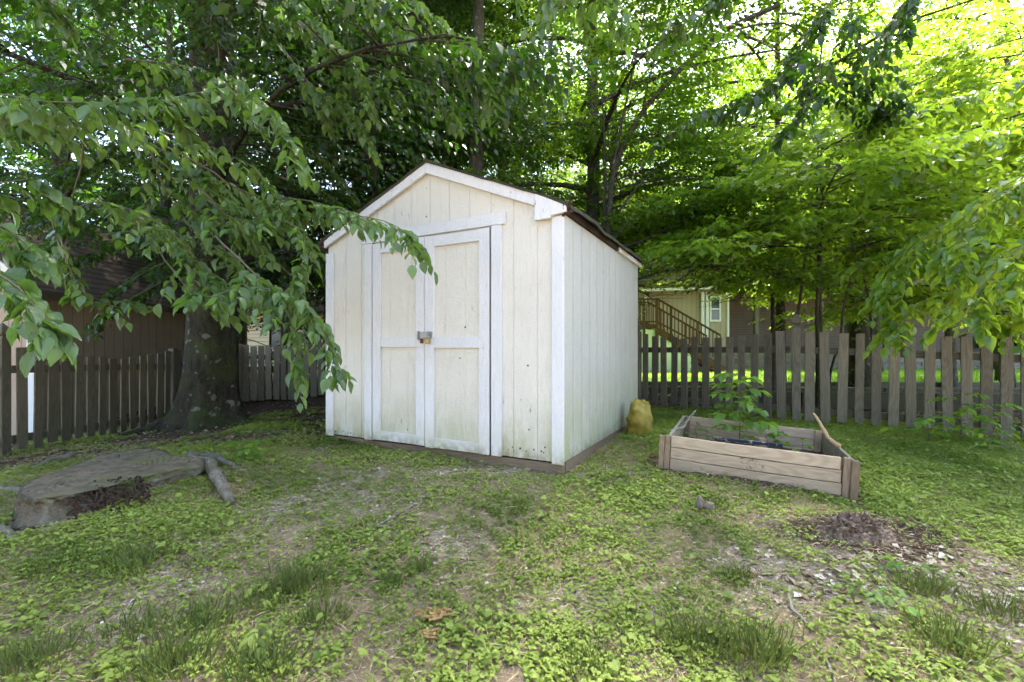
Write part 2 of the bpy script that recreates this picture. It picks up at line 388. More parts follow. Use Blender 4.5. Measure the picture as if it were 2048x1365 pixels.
def make_tree(name, label, base, H, r, nl, h0, limbL, seed, leafmat='leaf_beech', bark='bark_dark', leaf=.10, tm='mid', K=9,
              twigs=34, tlen=.55, rise=.45, lean=(0, 0), az=None, azw=math.pi, group='trees behind the garden fence', flare=.4, spread=.42,
              hang=.14, cat='tree', droop=.2, top=1., extra=None, crown=True, width=.27, mids=None):
    r_ = np.random.default_rng(seed); x, y = base; z = gzs(x, y) - .05
    root = thing(name, label, cat, (x, y, z), 0, group)
    mb = MB(); k = 14
    t = np.linspace(0, 1, k)
    ph = r_.random() * 6
    tp = np.stack([lean[0] * t ** 1.3 * H + .10 * np.sin(t * 5 + ph) * t * min(H / 8, 1), lean[1] * t ** 1.3 * H + .10 * np.cos(t * 4 + ph) * t, t * H], 1)
    rad = r * (1 - .82 * t ** 1.1) * (1 + flare * np.exp(-t * H / .3))
    mb.tube(resample(tp, .35), np.interp(np.linspace(0, 1, len(resample(tp, .35))), t, rad), 12, jit=.06)
    S = []; D = []; L = []
    for i in range(nl):
        f = (i + r_.random()) / nl; h = h0 + (H * .97 - h0) * f
        th = h / H; p0 = np.array([np.interp(th, t, tp[:, j]) for j in range(3)])
        a = (az if az is not None else 0) + (i * 2.4 + r_.random()) % (2 * math.pi) if az is None else az + (r_.random() - .5) * 2 * azw
        ll = limbL * (1 - .55 * f ** 1.5) * (.7 + .5 * r_.random()) * top ** f
        d = np.array([math.cos(a), math.sin(a), 0.]); s = np.linspace(0, 1, 7)[:, None]
        rs = rise * (.5 + r_.random())
        side = np.array([-d[1], d[0], 0]) * (r_.random() - .5) * .5
        lp = p0 + d * s * ll + side * s ** 2 * ll + np.array([0, 0, 1.]) * ll * (rs * s - (rs * .75 + .12) * s ** 2)
        r0 = max(.012, min(r * .42 * (1 - .6 * f), ll * .016))
        mb.tube(lp, np.linspace(r0, .006, 7), 6, cap=False)
        nt_ = int(twigs * ll)
        u = r_.random(nt_) ** .75 * .88 + .12
        tp_i = np.array([np.interp(u, s[:, 0], lp[:, j]) for j in range(3)]).T
        sdv = np.array([-d[1], d[0], 0])
        sg = np.where(r_.random(nt_) < .5, 1., -1.)
        lat = r_.random(nt_) * spread * ll * (1.15 - u * .8)
        # secondary branchlets
        st = tp_i + (sdv * sg[:, None] + d * .5) * lat[:, None] + np.array([0, 0, 1.]) * ((r_.random(nt_) - .55) * (.12 + .12 * lat))[:, None]
        dd = sdv * sg[:, None] * .7 + d * .6 + (r_.random((nt_, 3)) - .5) * .9 * [1, 1, .45]
        S.append(st); D.append(dd); L.append(tlen * (.6 + .7 * r_.random(nt_)))
        for j in range(0, nt_, 9):
            q = np.array([tp_i[j], (tp_i[j] + st[j]) / 2 + [0, 0, .03], st[j], st[j] + norm(dd[j]) * .3])
            mb.tube(q, np.linspace(.009, .002, 4), 3, cap=False)
    if extra is not None: extra(mb, root)
    mb.build('trunk', M[bark], root, True)
    if crown and S:
        S = np.concatenate(S); D = np.concatenate(D); L = np.concatenate(L)
        keep = S[:, 2] > .25
        Wx = S[:, 0] + x; Wy = S[:, 1] + y; Wz = S[:, 2] + z      # nothing grows low in front of the neighbour's deck
        rx = CX + F * Wx / np.maximum(Wy, .1); ry = HY - F * (Wz - CZ) / np.maximum(Wy, .1); jit = (r_.random(len(S)) - .5) * 70
        keep &= ~((rx > 1255) & (rx < 1465 + jit) & (ry > 540 + jit * .9) & (Wy > 5.5)) & ~((rx > 1470) & (rx < 1780) & (ry > 640 + jit) & (Wy > 5.5))
        S, D, L = S[keep], D[keep], L[keep]
        p, a, nn = twig_leaves(r_, S, D, L, K, leaf, droop, hang)
        sz = leaf * (.6 + .6 * r_.random(len(p)))
        leaf_mesh('crown', p, a, nn, sz, M[leafmat], root, tm, width, .25, .18, seed)
    return root

def copy_tree(root, x, y, rz, s, label, group=None):
    c = root.copy(); COL.objects.link(c)
    c.location = (x, y, gzs(x, y) - .05); c.rotation_euler = (0, 0, rz); c.scale = (s, s, s)
    c['label'] = label
    if group: c['group'] = group
    for ch in root.children:
        d = ch.copy(); COL.objects.link(d); d.parent = c
    return c
# ---------------------------------------------------------------- ground
SH0 = np.array([-1.782, 4.444]); SHA = R(-27.97); SHX = np.array([math.cos(SHA), math.sin(SHA)]); SHY = np.array([-SHX[1], SHX[0]])
BD0 = np.array([1.165, 3.50]); BDA = math.atan2(-.436, .90); BX = np.array([math.cos(BDA), math.sin(BDA)]); BY = np.array([-BX[1], BX[0]])
def in_shed(x, y, m=0.):
    dx = x - SH0[0]; dy = y - SH0[1]; u = dx * SHX[0] + dy * SHX[1]; v = dx * SHY[0] + dy * SHY[1]
    return (u > -m) & (u < 2.44 + m) & (v > -m) & (v < 2.42 + m)
def bed_uv(x, y):
    dx = x - BD0[0]; dy = y - BD0[1]; return dx * BX[0] + dy * BX[1], dx * BY[0] + dy * BY[1]
def in_bed(x, y, m=0.):
    u, v = bed_uv(x, y); return (u > -m) & (u < 1.2 + m) & (v > -m) & (v < 1.15 + m)
def in_stump(x, y):
    return (((x + 2.62) / .33) ** 2 + ((y - 3.0) / .60) ** 2) < 1
def gauss(x, y, cx, cy, sx, sy): return np.exp(-(((x - cx) / sx) ** 2 + ((y - cy) / sy) ** 2))
def soil_mask(x, y):
    s = 1.25 * gauss(x, y, 1.95, 2.5, .55, .26)
    u, v = bed_uv(x, y)
    s = s + 1.3 * np.exp(-(np.clip(-v, 0, 9) / .14) ** 2) * (u > -.15) * (u < 1.25) * (v < .3)
    s = s + .9 * in_bed(x, y)
    s = s + 1.2 * np.clip((y - (4.0 + .12 * (x + 1.8))) / .45, 0, 1) * (x < -.9)
    s = s + .7 * np.clip((y - 6.0) / 1., 0, 1) * np.clip((13.0 - y) / .5, 0, 1)
    s = s + .5 * gauss(x, y, -1.1, 3.75, .8, .2) + .4 * gauss(x, y, -4.4, 3.6, 1.2, .8)
    return np.clip(s + (vnoise(x, y, 5., 21) - .5) * .6 - .15, 0, 1)
def chip_mask(x, y):
    s = 1.1 * gauss(x, y, 1.75, 2.15, .75, .28) + .9 * gauss(x, y, 2.35, 1.9, .5, .4) + .7 * gauss(x, y, -1.55, 2.1, .25, .35)
    s = s + .8 * gauss(x, y, -.35, 3.4, 1.0, .10) + .7 * gauss(x, y, -.35, 2.35, .25, .2) + .7 * gauss(x, y, .35, 2.0, .35, .12) + .55 * gauss(x, y, -1.2, 2.9, .5, .4)
    return np.clip(s * (.35 + 1.3 * vnoise(x, y, 7., 31)), 0, 1)

def build_ground():
    def lines(lo, hi, st, far):
        c = np.arange(lo, hi, st); e = []; d = st; q = hi
        while q < far: q += d; d *= 1.22; e.append(q)
        b = []; d = st; q = lo
        while q > -far: q -= d; d *= 1.22; b.append(q)
        return np.array(b[::-1] + list(c) + e)
    X = lines(-6., 6., .045, 280.); Y = lines(.6, 7.4, .04, 280.)
    gx, gy = np.meshgrid(X, Y, indexing='ij'); z = gz(gx, gy)
    near = (np.abs(gx) < 8) & (gy < 9) & (gy > 0)
    z = z + near * (vnoise(gx, gy, 31., 8) - .5) * .014
    V = np.stack([gx, gy, z], -1).reshape(-1, 3).astype(np.float32)
    nx, ny = gx.shape; i = np.arange(nx - 1)[:, None] * ny + np.arange(ny - 1)[None]
    Q = np.stack([i, i + ny, i + ny + 1, i + 1], -1).reshape(-1).astype(np.int32); nf = len(Q) // 4
    me = bpy.data.meshes.new('ground'); me.vertices.add(len(V)); me.vertices.foreach_set('co', V.ravel())
    me.loops.add(len(Q)); me.loops.foreach_set('vertex_index', Q)
    me.polygons.add(nf); me.polygons.foreach_set('loop_start', np.arange(nf, dtype=np.int32) * 4)
    me.polygons.foreach_set('use_smooth', np.ones(nf, bool)); me.update(calc_edges=True)
    for nm, fn in (('soil', soil_mask), ('chips', chip_mask)):
        a = me.attributes.new(nm, 'FLOAT', 'POINT'); a.data.foreach_set('value', fn(gx, gy).ravel().astype(np.float32))
    g = G('ground_soil'); o = g.obj()
    so = g.n('ShaderNodeAttribute', attribute_name='soil').outputs['Fac']; ch = g.n('ShaderNodeAttribute', attribute_name='chips').outputs['Fac']
    n1 = g.noise(o, 2.3, 5.); n2 = g.noise(o, 28., 6., .7); n3 = g.noise(o, 120., 4., .7)
    v = g.vor(g.mapv(o, (1, 1.6, 1)), 55.)
    moss = g.mix(n2, (.055, .060, .018), (.17, .185, .06))
    thatch = g.mix(n3, (.075, .048, .030), (.42, .31, .205))
    col = g.mix(g.ramp(g.math('ADD', g.math('MULTIPLY', n1, .5), g.math('MULTIPLY', n2, .5)), [(.50, 0.), (.60, .8)]), thatch, moss)
    chipc = g.mix(g.sep(v.outputs['Color'])[0], (.26, .19, .14), (.62, .52, .44))
    chipf = g.math('MULTIPLY', g.ramp(g.math('ADD', ch, g.math('MULTIPLY', g.math('SUBTRACT', n2, .5), .9)), [(.25, 0.), (.45, 1.)]), g.ramp(v.outputs[0], [(.35, 1.), (.55, .2)]))
    col = g.mix(chipf, col, chipc)
    soilc = g.mix(n3, (.028, .018, .011), (.095, .062, .042))
    soilc = g.mix(g.ramp(g.noise(o, 60., 3.), [(.60, 0.), (.68, .6)]), soilc, (.20, .15, .11))
    col = g.mix(g.ramp(g.math('ADD', so, g.math('MULTIPLY', g.math('SUBTRACT', n2, .5), .8)), [(.3, 0.), (.6, 1.)]), col, soilc)
    h = g.math('ADD', g.math('MULTIPLY', n2, 1.), g.math('MULTIPLY', n3, .5))
    h = g.math('ADD', h, g.math('MULTIPLY', g.math('MULTIPLY', v.outputs[0], chipf), -.8))
    me.materials.append(g.done(g.prin(col, .95, g.bump(h, .9, .015), .1)))
    ob = bpy.data.objects.new('ground', me); COL.objects.link(ob); tag(ob, 'mossy ground of soil, thatch and bark chips sloping up to the shed', 'ground', kind='structure')
build_ground()

# neighbour's lawn strip
def build_lawn():
    X = np.arange(-2., 34., .5); Y = np.arange(11.0, 20.6, .4)
    mb = MB(); vs = [(x, y + .3 * math.sin(x * .7), gzs(x, y) + .03) for x in X for y in Y]; n = len(Y)
    mb.add(vs, [(i * n + j, (i + 1) * n + j, (i + 1) * n + j + 1, i * n + j + 1) for i in range(len(X) - 1) for j in range(n - 1)])
    g = G('lawn_turf'); nz = g.noise(g.obj(), 6., 5.)
    m = g.done(g.prin(g.mix(nz, (.08, .17, .02), (.17, .30, .04)), .9, g.bump(g.noise(g.obj(), 60., 3.), .8, .03), .1))
    o = mb.build('lawn', m, None, True); tag(o, 'bright green sunlit lawn beyond the grey picket fence', 'lawn', kind='structure')
    r = np.random.default_rng(5); N = 42000
    x = r.random(N) * 32 - 1; y = 11.2 + r.random(N) ** 1.4 * 9
    p = np.stack([x, y, gz(x, y) + .03], 1); a = np.stack([r.random(N) - .5, r.random(N) - .5, np.ones(N)], 1)
    o = leaf_mesh('lawn_grass', p, a, r.random((N, 3)) - .5, .05 + .07 * r.random(N), M['lawn_grass'], None, 'far', .09, .3, 0, 6)
    tag(o, 'short grass blades of the bright lawn beyond the fence', 'grass', kind='stuff')
build_lawn()

# ---------------------------------------------------------------- shed
def build_shed():
    W, Lh, HB = 2.44, 2.40, 1.86
    root = thing('garden_shed', 'cream and white wooden garden shed with padlocked double doors', 'shed', (SH0[0], SH0[1], .57), SHA)
    ridge = 2.345; ev = 1.835        # roof plane height under the deck at centre and at walls
    top = lambda x: ridge - abs(x - W / 2) * (ridge - ev) / (W / 2)
    # front wall: grooved boards
    fr = MB(); gp = .007; k = 0
    edges = [0] + [W - .2 * i for i in range(12, 0, -1)] + [W]
    edges = sorted(set(round(e, 3) for e in edges if 0 <= e <= W))
    cuts = sorted(set(edges + [W / 2]))
    dx0, dx1, dzt = .56, 1.90, .0
    for a, b in zip(edges[:-1], edges[1:]):
        a2, b2 = a + (gp / 2 if a > 0 else 0), b - (gp / 2 if b < W else 0)
        segs = [a2] + ([W / 2] if a2 < W / 2 < b2 else []) + [b2]
        for c, d in zip(segs[:-1], segs[1:]):
            fr.hexa([(c, -.012, 0), (d, -.012, 0), (d, 0, 0), (c, 0, 0), (c, -.012, top(c)), (d, -.012, top(d)), (d, 0, top(d)), (c, 0, top(c))])
    fr.hexa([(0, -.008, .01), (W, -.008, .01), (W, .02, .01), (0, .02, .01), (0, -.008, ev - .02), (W, -.008, ev - .02), (W, .02, ev - .02), (0, .02, ev - .02)])
    fr.prism([(0.01, ev - .03), (W - .01, ev - .03), (W / 2, ridge - .02)], -.0075, .0195)
    fr.build('front_wall', M['cream'], root)
    def side(x0, x1, nm):
        mb = MB(); y = 0.012; out = x1 if x1 > 1 else x0
        ys = [0] + [.2 * i for i in range(1, 12)] + [Lh]
        for a, b in zip(ys[:-1], ys[1:]):
            mb.box(min(x0, x1), max(x0, x1), a + (gp / 2 if a else .001), b - gp / 2, 0, ev - .012)
        xi = x0 - .008 if x1 > 1 else x1 + .004
        mb.box(xi, xi + .004, .002, Lh - .002, .01, ev - .03)
        return mb.build(nm, M['cream_shaded'], root)
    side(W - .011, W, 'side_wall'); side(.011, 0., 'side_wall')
    bk = MB(); bk.box(.02, W - .02, Lh - .02, Lh, 0, ev - .03); bk.prism([(0.02, ev - .031), (W - .02, ev - .031), (W / 2, ridge - .02)], Lh - .02, Lh); bk.build('back_wall', M['cream_shaded'], root)
    for a_, b_ in ((.593, .605), (1.835, 1.851)): q = MB(); q.box(a_, b_, -.0165, -.0124, .0, 1.784); q.build('door_gap_shade', flat_mat('gap_shade_dark', (.06, .05, .045), .9), root)  # dark strips on the wall paint in the shade of the door gaps
    # corner boards
    for x0, x1 in ((-.014, .082), (W - .078, W + .006)):
        c = MB(); c.box(x0, x1, -.034, -.0125, -.012, ev - .09 if x0 < 0 else ev - .05); c.build('corner_board', M['trim'], root, bevel=.002)
    c = MB(); c.box(W + .0065, W + .012, -.030, -.0115, -.012, ev - .06); c.build('corner_board', M['trim'], root, bevel=.002)
    # door surround
    for x0, x1 in ((.500, .592), (1.852, 1.943)):
        c = MB(); c.box(x0, x1, -.036, -.0125, -.005, 1.784); c.build('door_casing', M['trim'], root, bevel=.002)
    c = MB(); c.box(.47, 1.975, -.040, -.0125, 1.786, 1.874); c.build('door_header', M['trim'], root, bevel=.002)
    # doors
    mx = 1.2015
    for (x0, x1, sag) in ((.606, mx - .003, -.004), (mx + .003, 1.834, -.012)):
        panel = MB(); zz0, zz1 = .012 + sag, 1.775 + sag * .4
        xs = [x0 + .001, *[q for q in (x0 + .20, x0 + .40) if q < x1 - .05], x1 - .001]
        for a, b in zip(xs[:-1], xs[1:]): panel.box(a + .003, b - .003, -.020, -.0128, zz0, zz1)
        panel.box(x0 + .004, x1 - .004, -.018, -.0125, zz0 + .004, zz1 - .004)
        dr = panel.build('door', M['cream'], root)
        def bd(a, b, c_, d_, t=-.040):
            q = MB(); q.box(a, b, t, -.0205, c_, d_); q.build('door_trim', M['trim'], dr, bevel=.002)
        bd(x0, x0 + .092, zz0 - .004, zz1 + .001); bd(x1 - .092, x1, zz0 - .004, zz1 + .001)
        bd(x0 + .093, x1 - .093, zz1 - .090, zz1 - .002, -.039); bd(x0 + .093, x1 - .093, .845 + sag, .930 + sag, -.039); bd(x0 + .093, x1 - .093, zz0 - .002, zz0 + .082, -.039)
        if x0 > 1:
            steel = flat_mat('galvanised_steel', (.30, .31, .31), .45, .8, .5, .5, 60.); rust = flat_mat('rusty_steel', (.20, .075, .035), .9, .2, .2, .6, 80., .4)
            h = MB(); h.box(mx - .062, mx + .082, -.050, -.042, .912, .968); h.box(mx - .066, mx - .052, -.060, -.0405, .904, .976)
            h.tube([(mx + .05, -.050, .93), (mx + .05, -.072, .935), (mx + .05, -.072, .965), (mx + .05, -.05, .97)], .005, 6); h.build('hasp', steel, dr, bevel=.0015)
            s = MB(); s.box(mx - .042, mx - .010, -.048, -.0405, .872, .911); s.build('staple_plate', rust, dr)
    # skid timbers
    s = MB(); s.box(.01, W - .01, -.004, .06, -.10, -.014); s.box(W - .065, W - .004, .061, Lh, -.16, -.006); s.box(0.004, .065, .061, Lh, -.16, -.006)
    s.build('skid', M['skirt'], root)
    # rake boards along the gable
    def rake(xa, xb, drop_a, drop_b, nm='rake_board', m='trim', y0=-.052, y1=-.030, up=0.):
        za, zb = top(xa) + .048 + up, top(xb) + .048 + up
        q = MB(); q.hexa([(xa, y0, za - drop_a), (xb, y0, zb - drop_b), (xb, y1, zb - drop_b), (xa, y1, za - drop_a), (xa, y0, za), (xb, y0, zb), (xb, y1, zb), (xa, y1, za)])
        return q.build(nm, M[m], root, bevel=.0015)
    rake(W / 2 + .001, W - .208, .088, .088); rake(-.02, W / 2 - .001, .075, .088)
    q = MB(); q.prism([(W - .203, top(W - .203) + .047), (W + .03, top(W + .03) + .047), (W + .045, top(W + .045) + .02), (W + .045, 1.80), (W - .079, 1.787), (W - .079, 1.772), (W - .203, 1.768)], -.062, -.026)
    q.build('eave_box', M['trim'], root, bevel=.002)
    # rotten wood at the eave ends
    rot = flat_mat('rotten_wood', (.095, .050, .030), .95, nz=.8, nscale=70, bump=.9); r = np.random.default_rng(4)
    for cx, s_ in ((W + .035, 1.), (-.055, .8)):
        q = MB()
        for i in range(22):
            c = np.array([cx + (r.random() - .5) * .05, -.058 + r.random() * .035, 1.825 + (r.random() - .5) * .07]); d = (r.random(3) - .5) * [.06, .02, .04] * s_
            q.bar(c - d, c + d, .012 + .012 * r.random(), .010, (0, .3, 1))
        q.build('rotten_end', rot, root)
    # roof deck with curled ragged shingles
    ny, nx = 34, 14; rr = np.random.default_rng(8)
    g = G('mossy_shingles'); o = g.obj(); n1 = g.noise(o, 7., 6., .7); n2 = g.noise(o, 60., 4.)
    col = g.mix(n2, (.022, .020, .018), (.085, .078, .070)); col = g.mix(g.ramp(n1, [(.5, 0.), (.66, .8)]), col, (.06, .075, .022))
    mroof = g.done(g.prin(col, .95, g.bump(g.math('ADD', n1, n2), .8, .01), .1))
    for sg in (1, -1):
        mb = MB(); topv = []; botv = []
        for j in range(ny + 1):
            y = -.068 + (Lh + .15) * j / ny; ov = .075 + .028 * (vnoise(y, sg, 4.1, 9) - .5) * 2 + .016 * (rr.random() - .5)
            for i in range(nx + 1):
                f = i / nx; xx = (W / 2 + ov) * f; wob = .020 * (vnoise(y, xx + sg * 9, 3.2, 12) - .5) + .012 * (rr.random() - .5)
                edge = max(0, f - .85) / .15; wob += edge * (.04 * (vnoise(y, 3, 3.3, 14) - .6))
                z = ridge + .058 - xx * (ridge - ev) / (W / 2) + wob
                zb = ridge + .050 - xx * (ridge - ev) / (W / 2) + min(0, wob) - .004 * rr.random() - edge * .012
                topv.append((W / 2 + sg * xx, y, z + .006)); botv.append((W / 2 + sg * xx, y + (.004 if j == 0 else 0), zb))
        n = nx + 1; tot = len(topv); f = []
        for j in range(ny):
            for i in range(nx):
                a = j * n + i; q4 = (a, a + 1, a + n + 1, a + n); f.append(q4 if sg > 0 else q4[::-1]); qb = tuple(k_ + tot for k_ in q4[::-1]); f.append(qb if sg > 0 else qb[::-1])
            a = j * n + nx; f.append((a, a + tot, a + n + tot, a + n)); 
        for i in range(nx):
            f.append((i, i + tot, i + 1 + tot, i + 1)); a = ny * n + i; f.append((a, a + 1, a + 1 + tot, a + tot))
        mb.add(topv + botv, f); mb.build('roof', mroof, root)
    # right-side eave: dark strip standing in for the shaded gap, then white board
    q = MB(); q.box(W + .002, W + .030, 1.45, Lh + .07, ev - .035, ev + .012); q.build('eave_strip', M['trim'], root, bevel=.002)
    q = MB(); q.box(W + .001, W + .022, .02, 1.448, ev - .03, ev + .02); q.build('eave_strip', flat_mat('eave_gap_shade', (.035, .022, .016), .95, nz=.6, bump=.6), root)
    # a few small knocks and nail heads
    rn = np.random.default_rng(3); nm_ = flat_mat('nail_rust', (.04, .025, .02), .8)
    pts = [(W - .15 - .1 * rn.random() * i, .05 + .04 * rn.random()) for i in range(8)] + [(2.16, .70), (2.17, .22), (1.55, .75), (1.60, 1.0), (1.2, 2.19), (1.2, 1.95), (W - .05, .35), (W - .03, .9), (2.30, .10), (.1, .03), (.2, .04), (.3, .03), (1.0, .12)]
    for x, z in pts:
        q = MB(); q.tube([(x, -.0125, z), (x, -.0145 if not .6 < x < 1.84 or z > 1.8 else -.0225, z)], .004 + .004 * rn.random(), 6); q.build('nail_head', nm_, root)
    # padlock hangs on the hasp
    br = flat_mat('brass', (.42, .30, .10), .45, .7, .5, .3, 90.); stl = flat_mat('shackle_steel', (.45, .45, .45), .3, .9)
    Mx = Matrix.Translation((SH0[0], SH0[1], .57)) @ Matrix.Rotation(SHA, 4, 'Z')
    pl = Mx @ Vector((mx + .05, -.064, .868)); t = thing('padlock', 'small brass padlock hanging from the hasp of the shed doors', 'padlock', pl, SHA)
    b = MB(); b.box(-.021, .021, -.009, .009, 0, .040); b.build('lock_body', br, t, bevel=.004)
    b = MB(); a = np.linspace(0, math.pi, 9); b.tube(np.array([(-.013, 0, .036)] + [(-.013 * math.cos(q), 0, .062 + .013 * math.sin(q)) for q in a] + [(.013, 0, .036)]), .0035, 8); b.build('shackle', stl, t, True)
build_shed()

# ---------------------------------------------------------------- fences
def picket_run(root, a, b, n, H0, H1, mat, seed, w=.105, gap_end=.05):
    """a,b world xy of a bay, pickets in front of two rails; heights scalloped"""
    r = np.random.default_rng(seed); a = np.array(a); b = np.array(b); L = np.linalg.norm(b - a); d = (b - a) / L
    nrm = np.array([d[1], -d[0]]);
    if np.dot(nrm, -(a + b) / 2) < 0: nrm = -nrm
    base = np.array(root.location)
    for i in range(n):
        f = (i + .5) / n; c = a + d * L * f; h = H0 - (H0 - H1) * math.sin(math.pi * f) ** .8 + (r.random() - .5) * .035
        zb = gzs(c[0], c[1]) + .02 + r.random() * .03; zt = gzs(*(a + d * L * f)) * .35 + (gzs(*a) * (1 - f) + gzs(*b) * f) * .65 + h
        ww = w * (.90 + .18 * r.random()); t = .018; ln = (r.random() - .5) * .04
        mb = MB(); up = zt - zb; sl = (r.random() - .5) * .006
        mb.hexa([(-ww / 2, -t, 0), (ww / 2, -t, 0), (ww / 2, 0, 0), (-ww / 2, 0, 0), (-ww / 2 + ln, -t, up + sl), (ww / 2 + ln, -t, up - sl), (ww / 2 + ln, 0, up - sl), (-ww / 2 + ln, 0, up + sl)])
        o = mb.build('picket', M[mat], root, bevel=.003); ang = math.atan2(d[1], d[0])
        if np.dot(np.array([math.sin(ang), -math.cos(ang)]), nrm) < 0: ang += math.pi
        o.location = (c[0] - base[0], c[1] - base[1], zb - base[2]); o.rotation_euler = (0, 0, ang + (r.random() - .5) * .03)
    for hh in (.92, .16):
        q = MB(); za = gzs(*a) + hh - base[2]; zb = gzs(*b) + hh - base[2]
        off = nrm * -.022
        L2 = L; q.box(0, L2, -.018, .018, -.042, .042)
        o = q.build('rail', M['rail'], root, bevel=.003); o.location = (a[0] + off[0] - base[0], a[1] + off[1] - base[1], za)
        o.rotation_euler = Euler((0, -math.atan2(zb - za, L), math.atan2(d[1], d[0])), 'XYZ')
def fence_post(root, xy, H, mat, ang=0., finial=True):
    base = np.array(root.location); z = gzs(*xy) - .1
    q = MB(); q.box(-.046, .046, -.046, .046, 0, H + .1)
    o = q.build('post', M[mat], root, bevel=.004); o.location = (xy[0] - base[0], xy[1] - base[1], z - base[2]); o.rotation_euler = (0, 0, ang)
    if finial:
        q = MB(); zs = [(0, .046), (.012, .046), (.03, .026), (.045, .026), (.06, .052), (.085, .058), (.12, .046), (.155, .024), (.185, .003)]
        v = []; f = []
        for zz, rr in zs: v += [(-rr, -rr, zz), (rr, -rr, zz), (rr, rr, zz), (-rr, rr, zz)]
        for i in range(len(zs) - 1):
            for j in range(4): f.append((i * 4 + j, i * 4 + (j + 1) % 4, i * 4 + 4 + (j + 1) % 4, i * 4 + 4 + j))
        f.append((len(v) - 4, len(v) - 3, len(v) - 2, len(v) - 1)); q.add(v, f)
        fo = q.build('finial', M[mat], o, bevel=.003); fo.location = (0, 0, H + .1)

fr = thing('picket_fence', 'weathered grey picket fence behind the raised bed, right of the shed', 'fence', (3.62, 5.80, gzs(3.62, 5.8)), 0)
PR = (3.60, 5.76)
picket_run(fr, (3.55, 5.83), (2.12, 7.46), 13, 1.19, 1.09, 'picket_right', 2, .100)
picket_run(fr, (3.65, 5.74), (5.74, 4.98), 13, 1.18, 1.12, 'picket_right', 3, .102)
picket_run(fr, (5.83, 4.95), (7.7, 4.28), 11, 1.17, 1.10, 'picket_right', 4, .108)
fence_post(fr, PR, 1.20, 'picket_right', -.6); fence_post(fr, (5.78, 4.97), 1.22, 'picket_right', -.35)
fence_post(fr, (2.08, 7.52), 1.2, 'picket_right', -.8)
fl = thing('picket_fence', 'dark mossy picket fence with pointed post at the left edge', 'fence', (-5.35, 4.85, gzs(-5.35, 4.85)), 0)
fence_post(fl, (-5.42, 4.84), 1.24, 'picket_left')
picket_run(fl, (-5.40, 4.93), (-5.44, 7.25), 14, 1.17, 1.05, 'picket_left', 5, .11)
picket_run(fl, (-5.40, 4.76), (-5.36, 2.5), 13, 1.17, 1.05, 'picket_left', 6, .11)
picket_run(fl, (-5.44, 7.35), (-5.45, 9.1), 11, 1.17, 1.1, 'picket_left', 15, .11); fence_post(fl, (-5.44, 7.3), 1.2, 'picket_left', 0, False)
fb = thing('picket_fence', 'shaded picket fence between the big tree trunk and the shed', 'fence', (-3.5, 9.2, gzs(-3.5, 9.2)), 0)
picket_run(fb, (-5.4, 9.12), (-2.9, 9.25), 17, 1.18, 1.12, 'picket_left', 7, .12)
picket_run(fb, (-2.8, 9.25), (-.4, 9.4), 17, 1.18, 1.12, 'picket_left', 8, .12)
picket_run(fb, (-.3, 9.4), (2.05, 7.6), 17, 1.18, 1.12, 'picket_left', 9, .12)
for p_ in ((-5.42, 9.14), (-2.85, 9.27), (-.35, 9.43)): fence_post(fb, p_, 1.2, 'picket_left', 0, False)

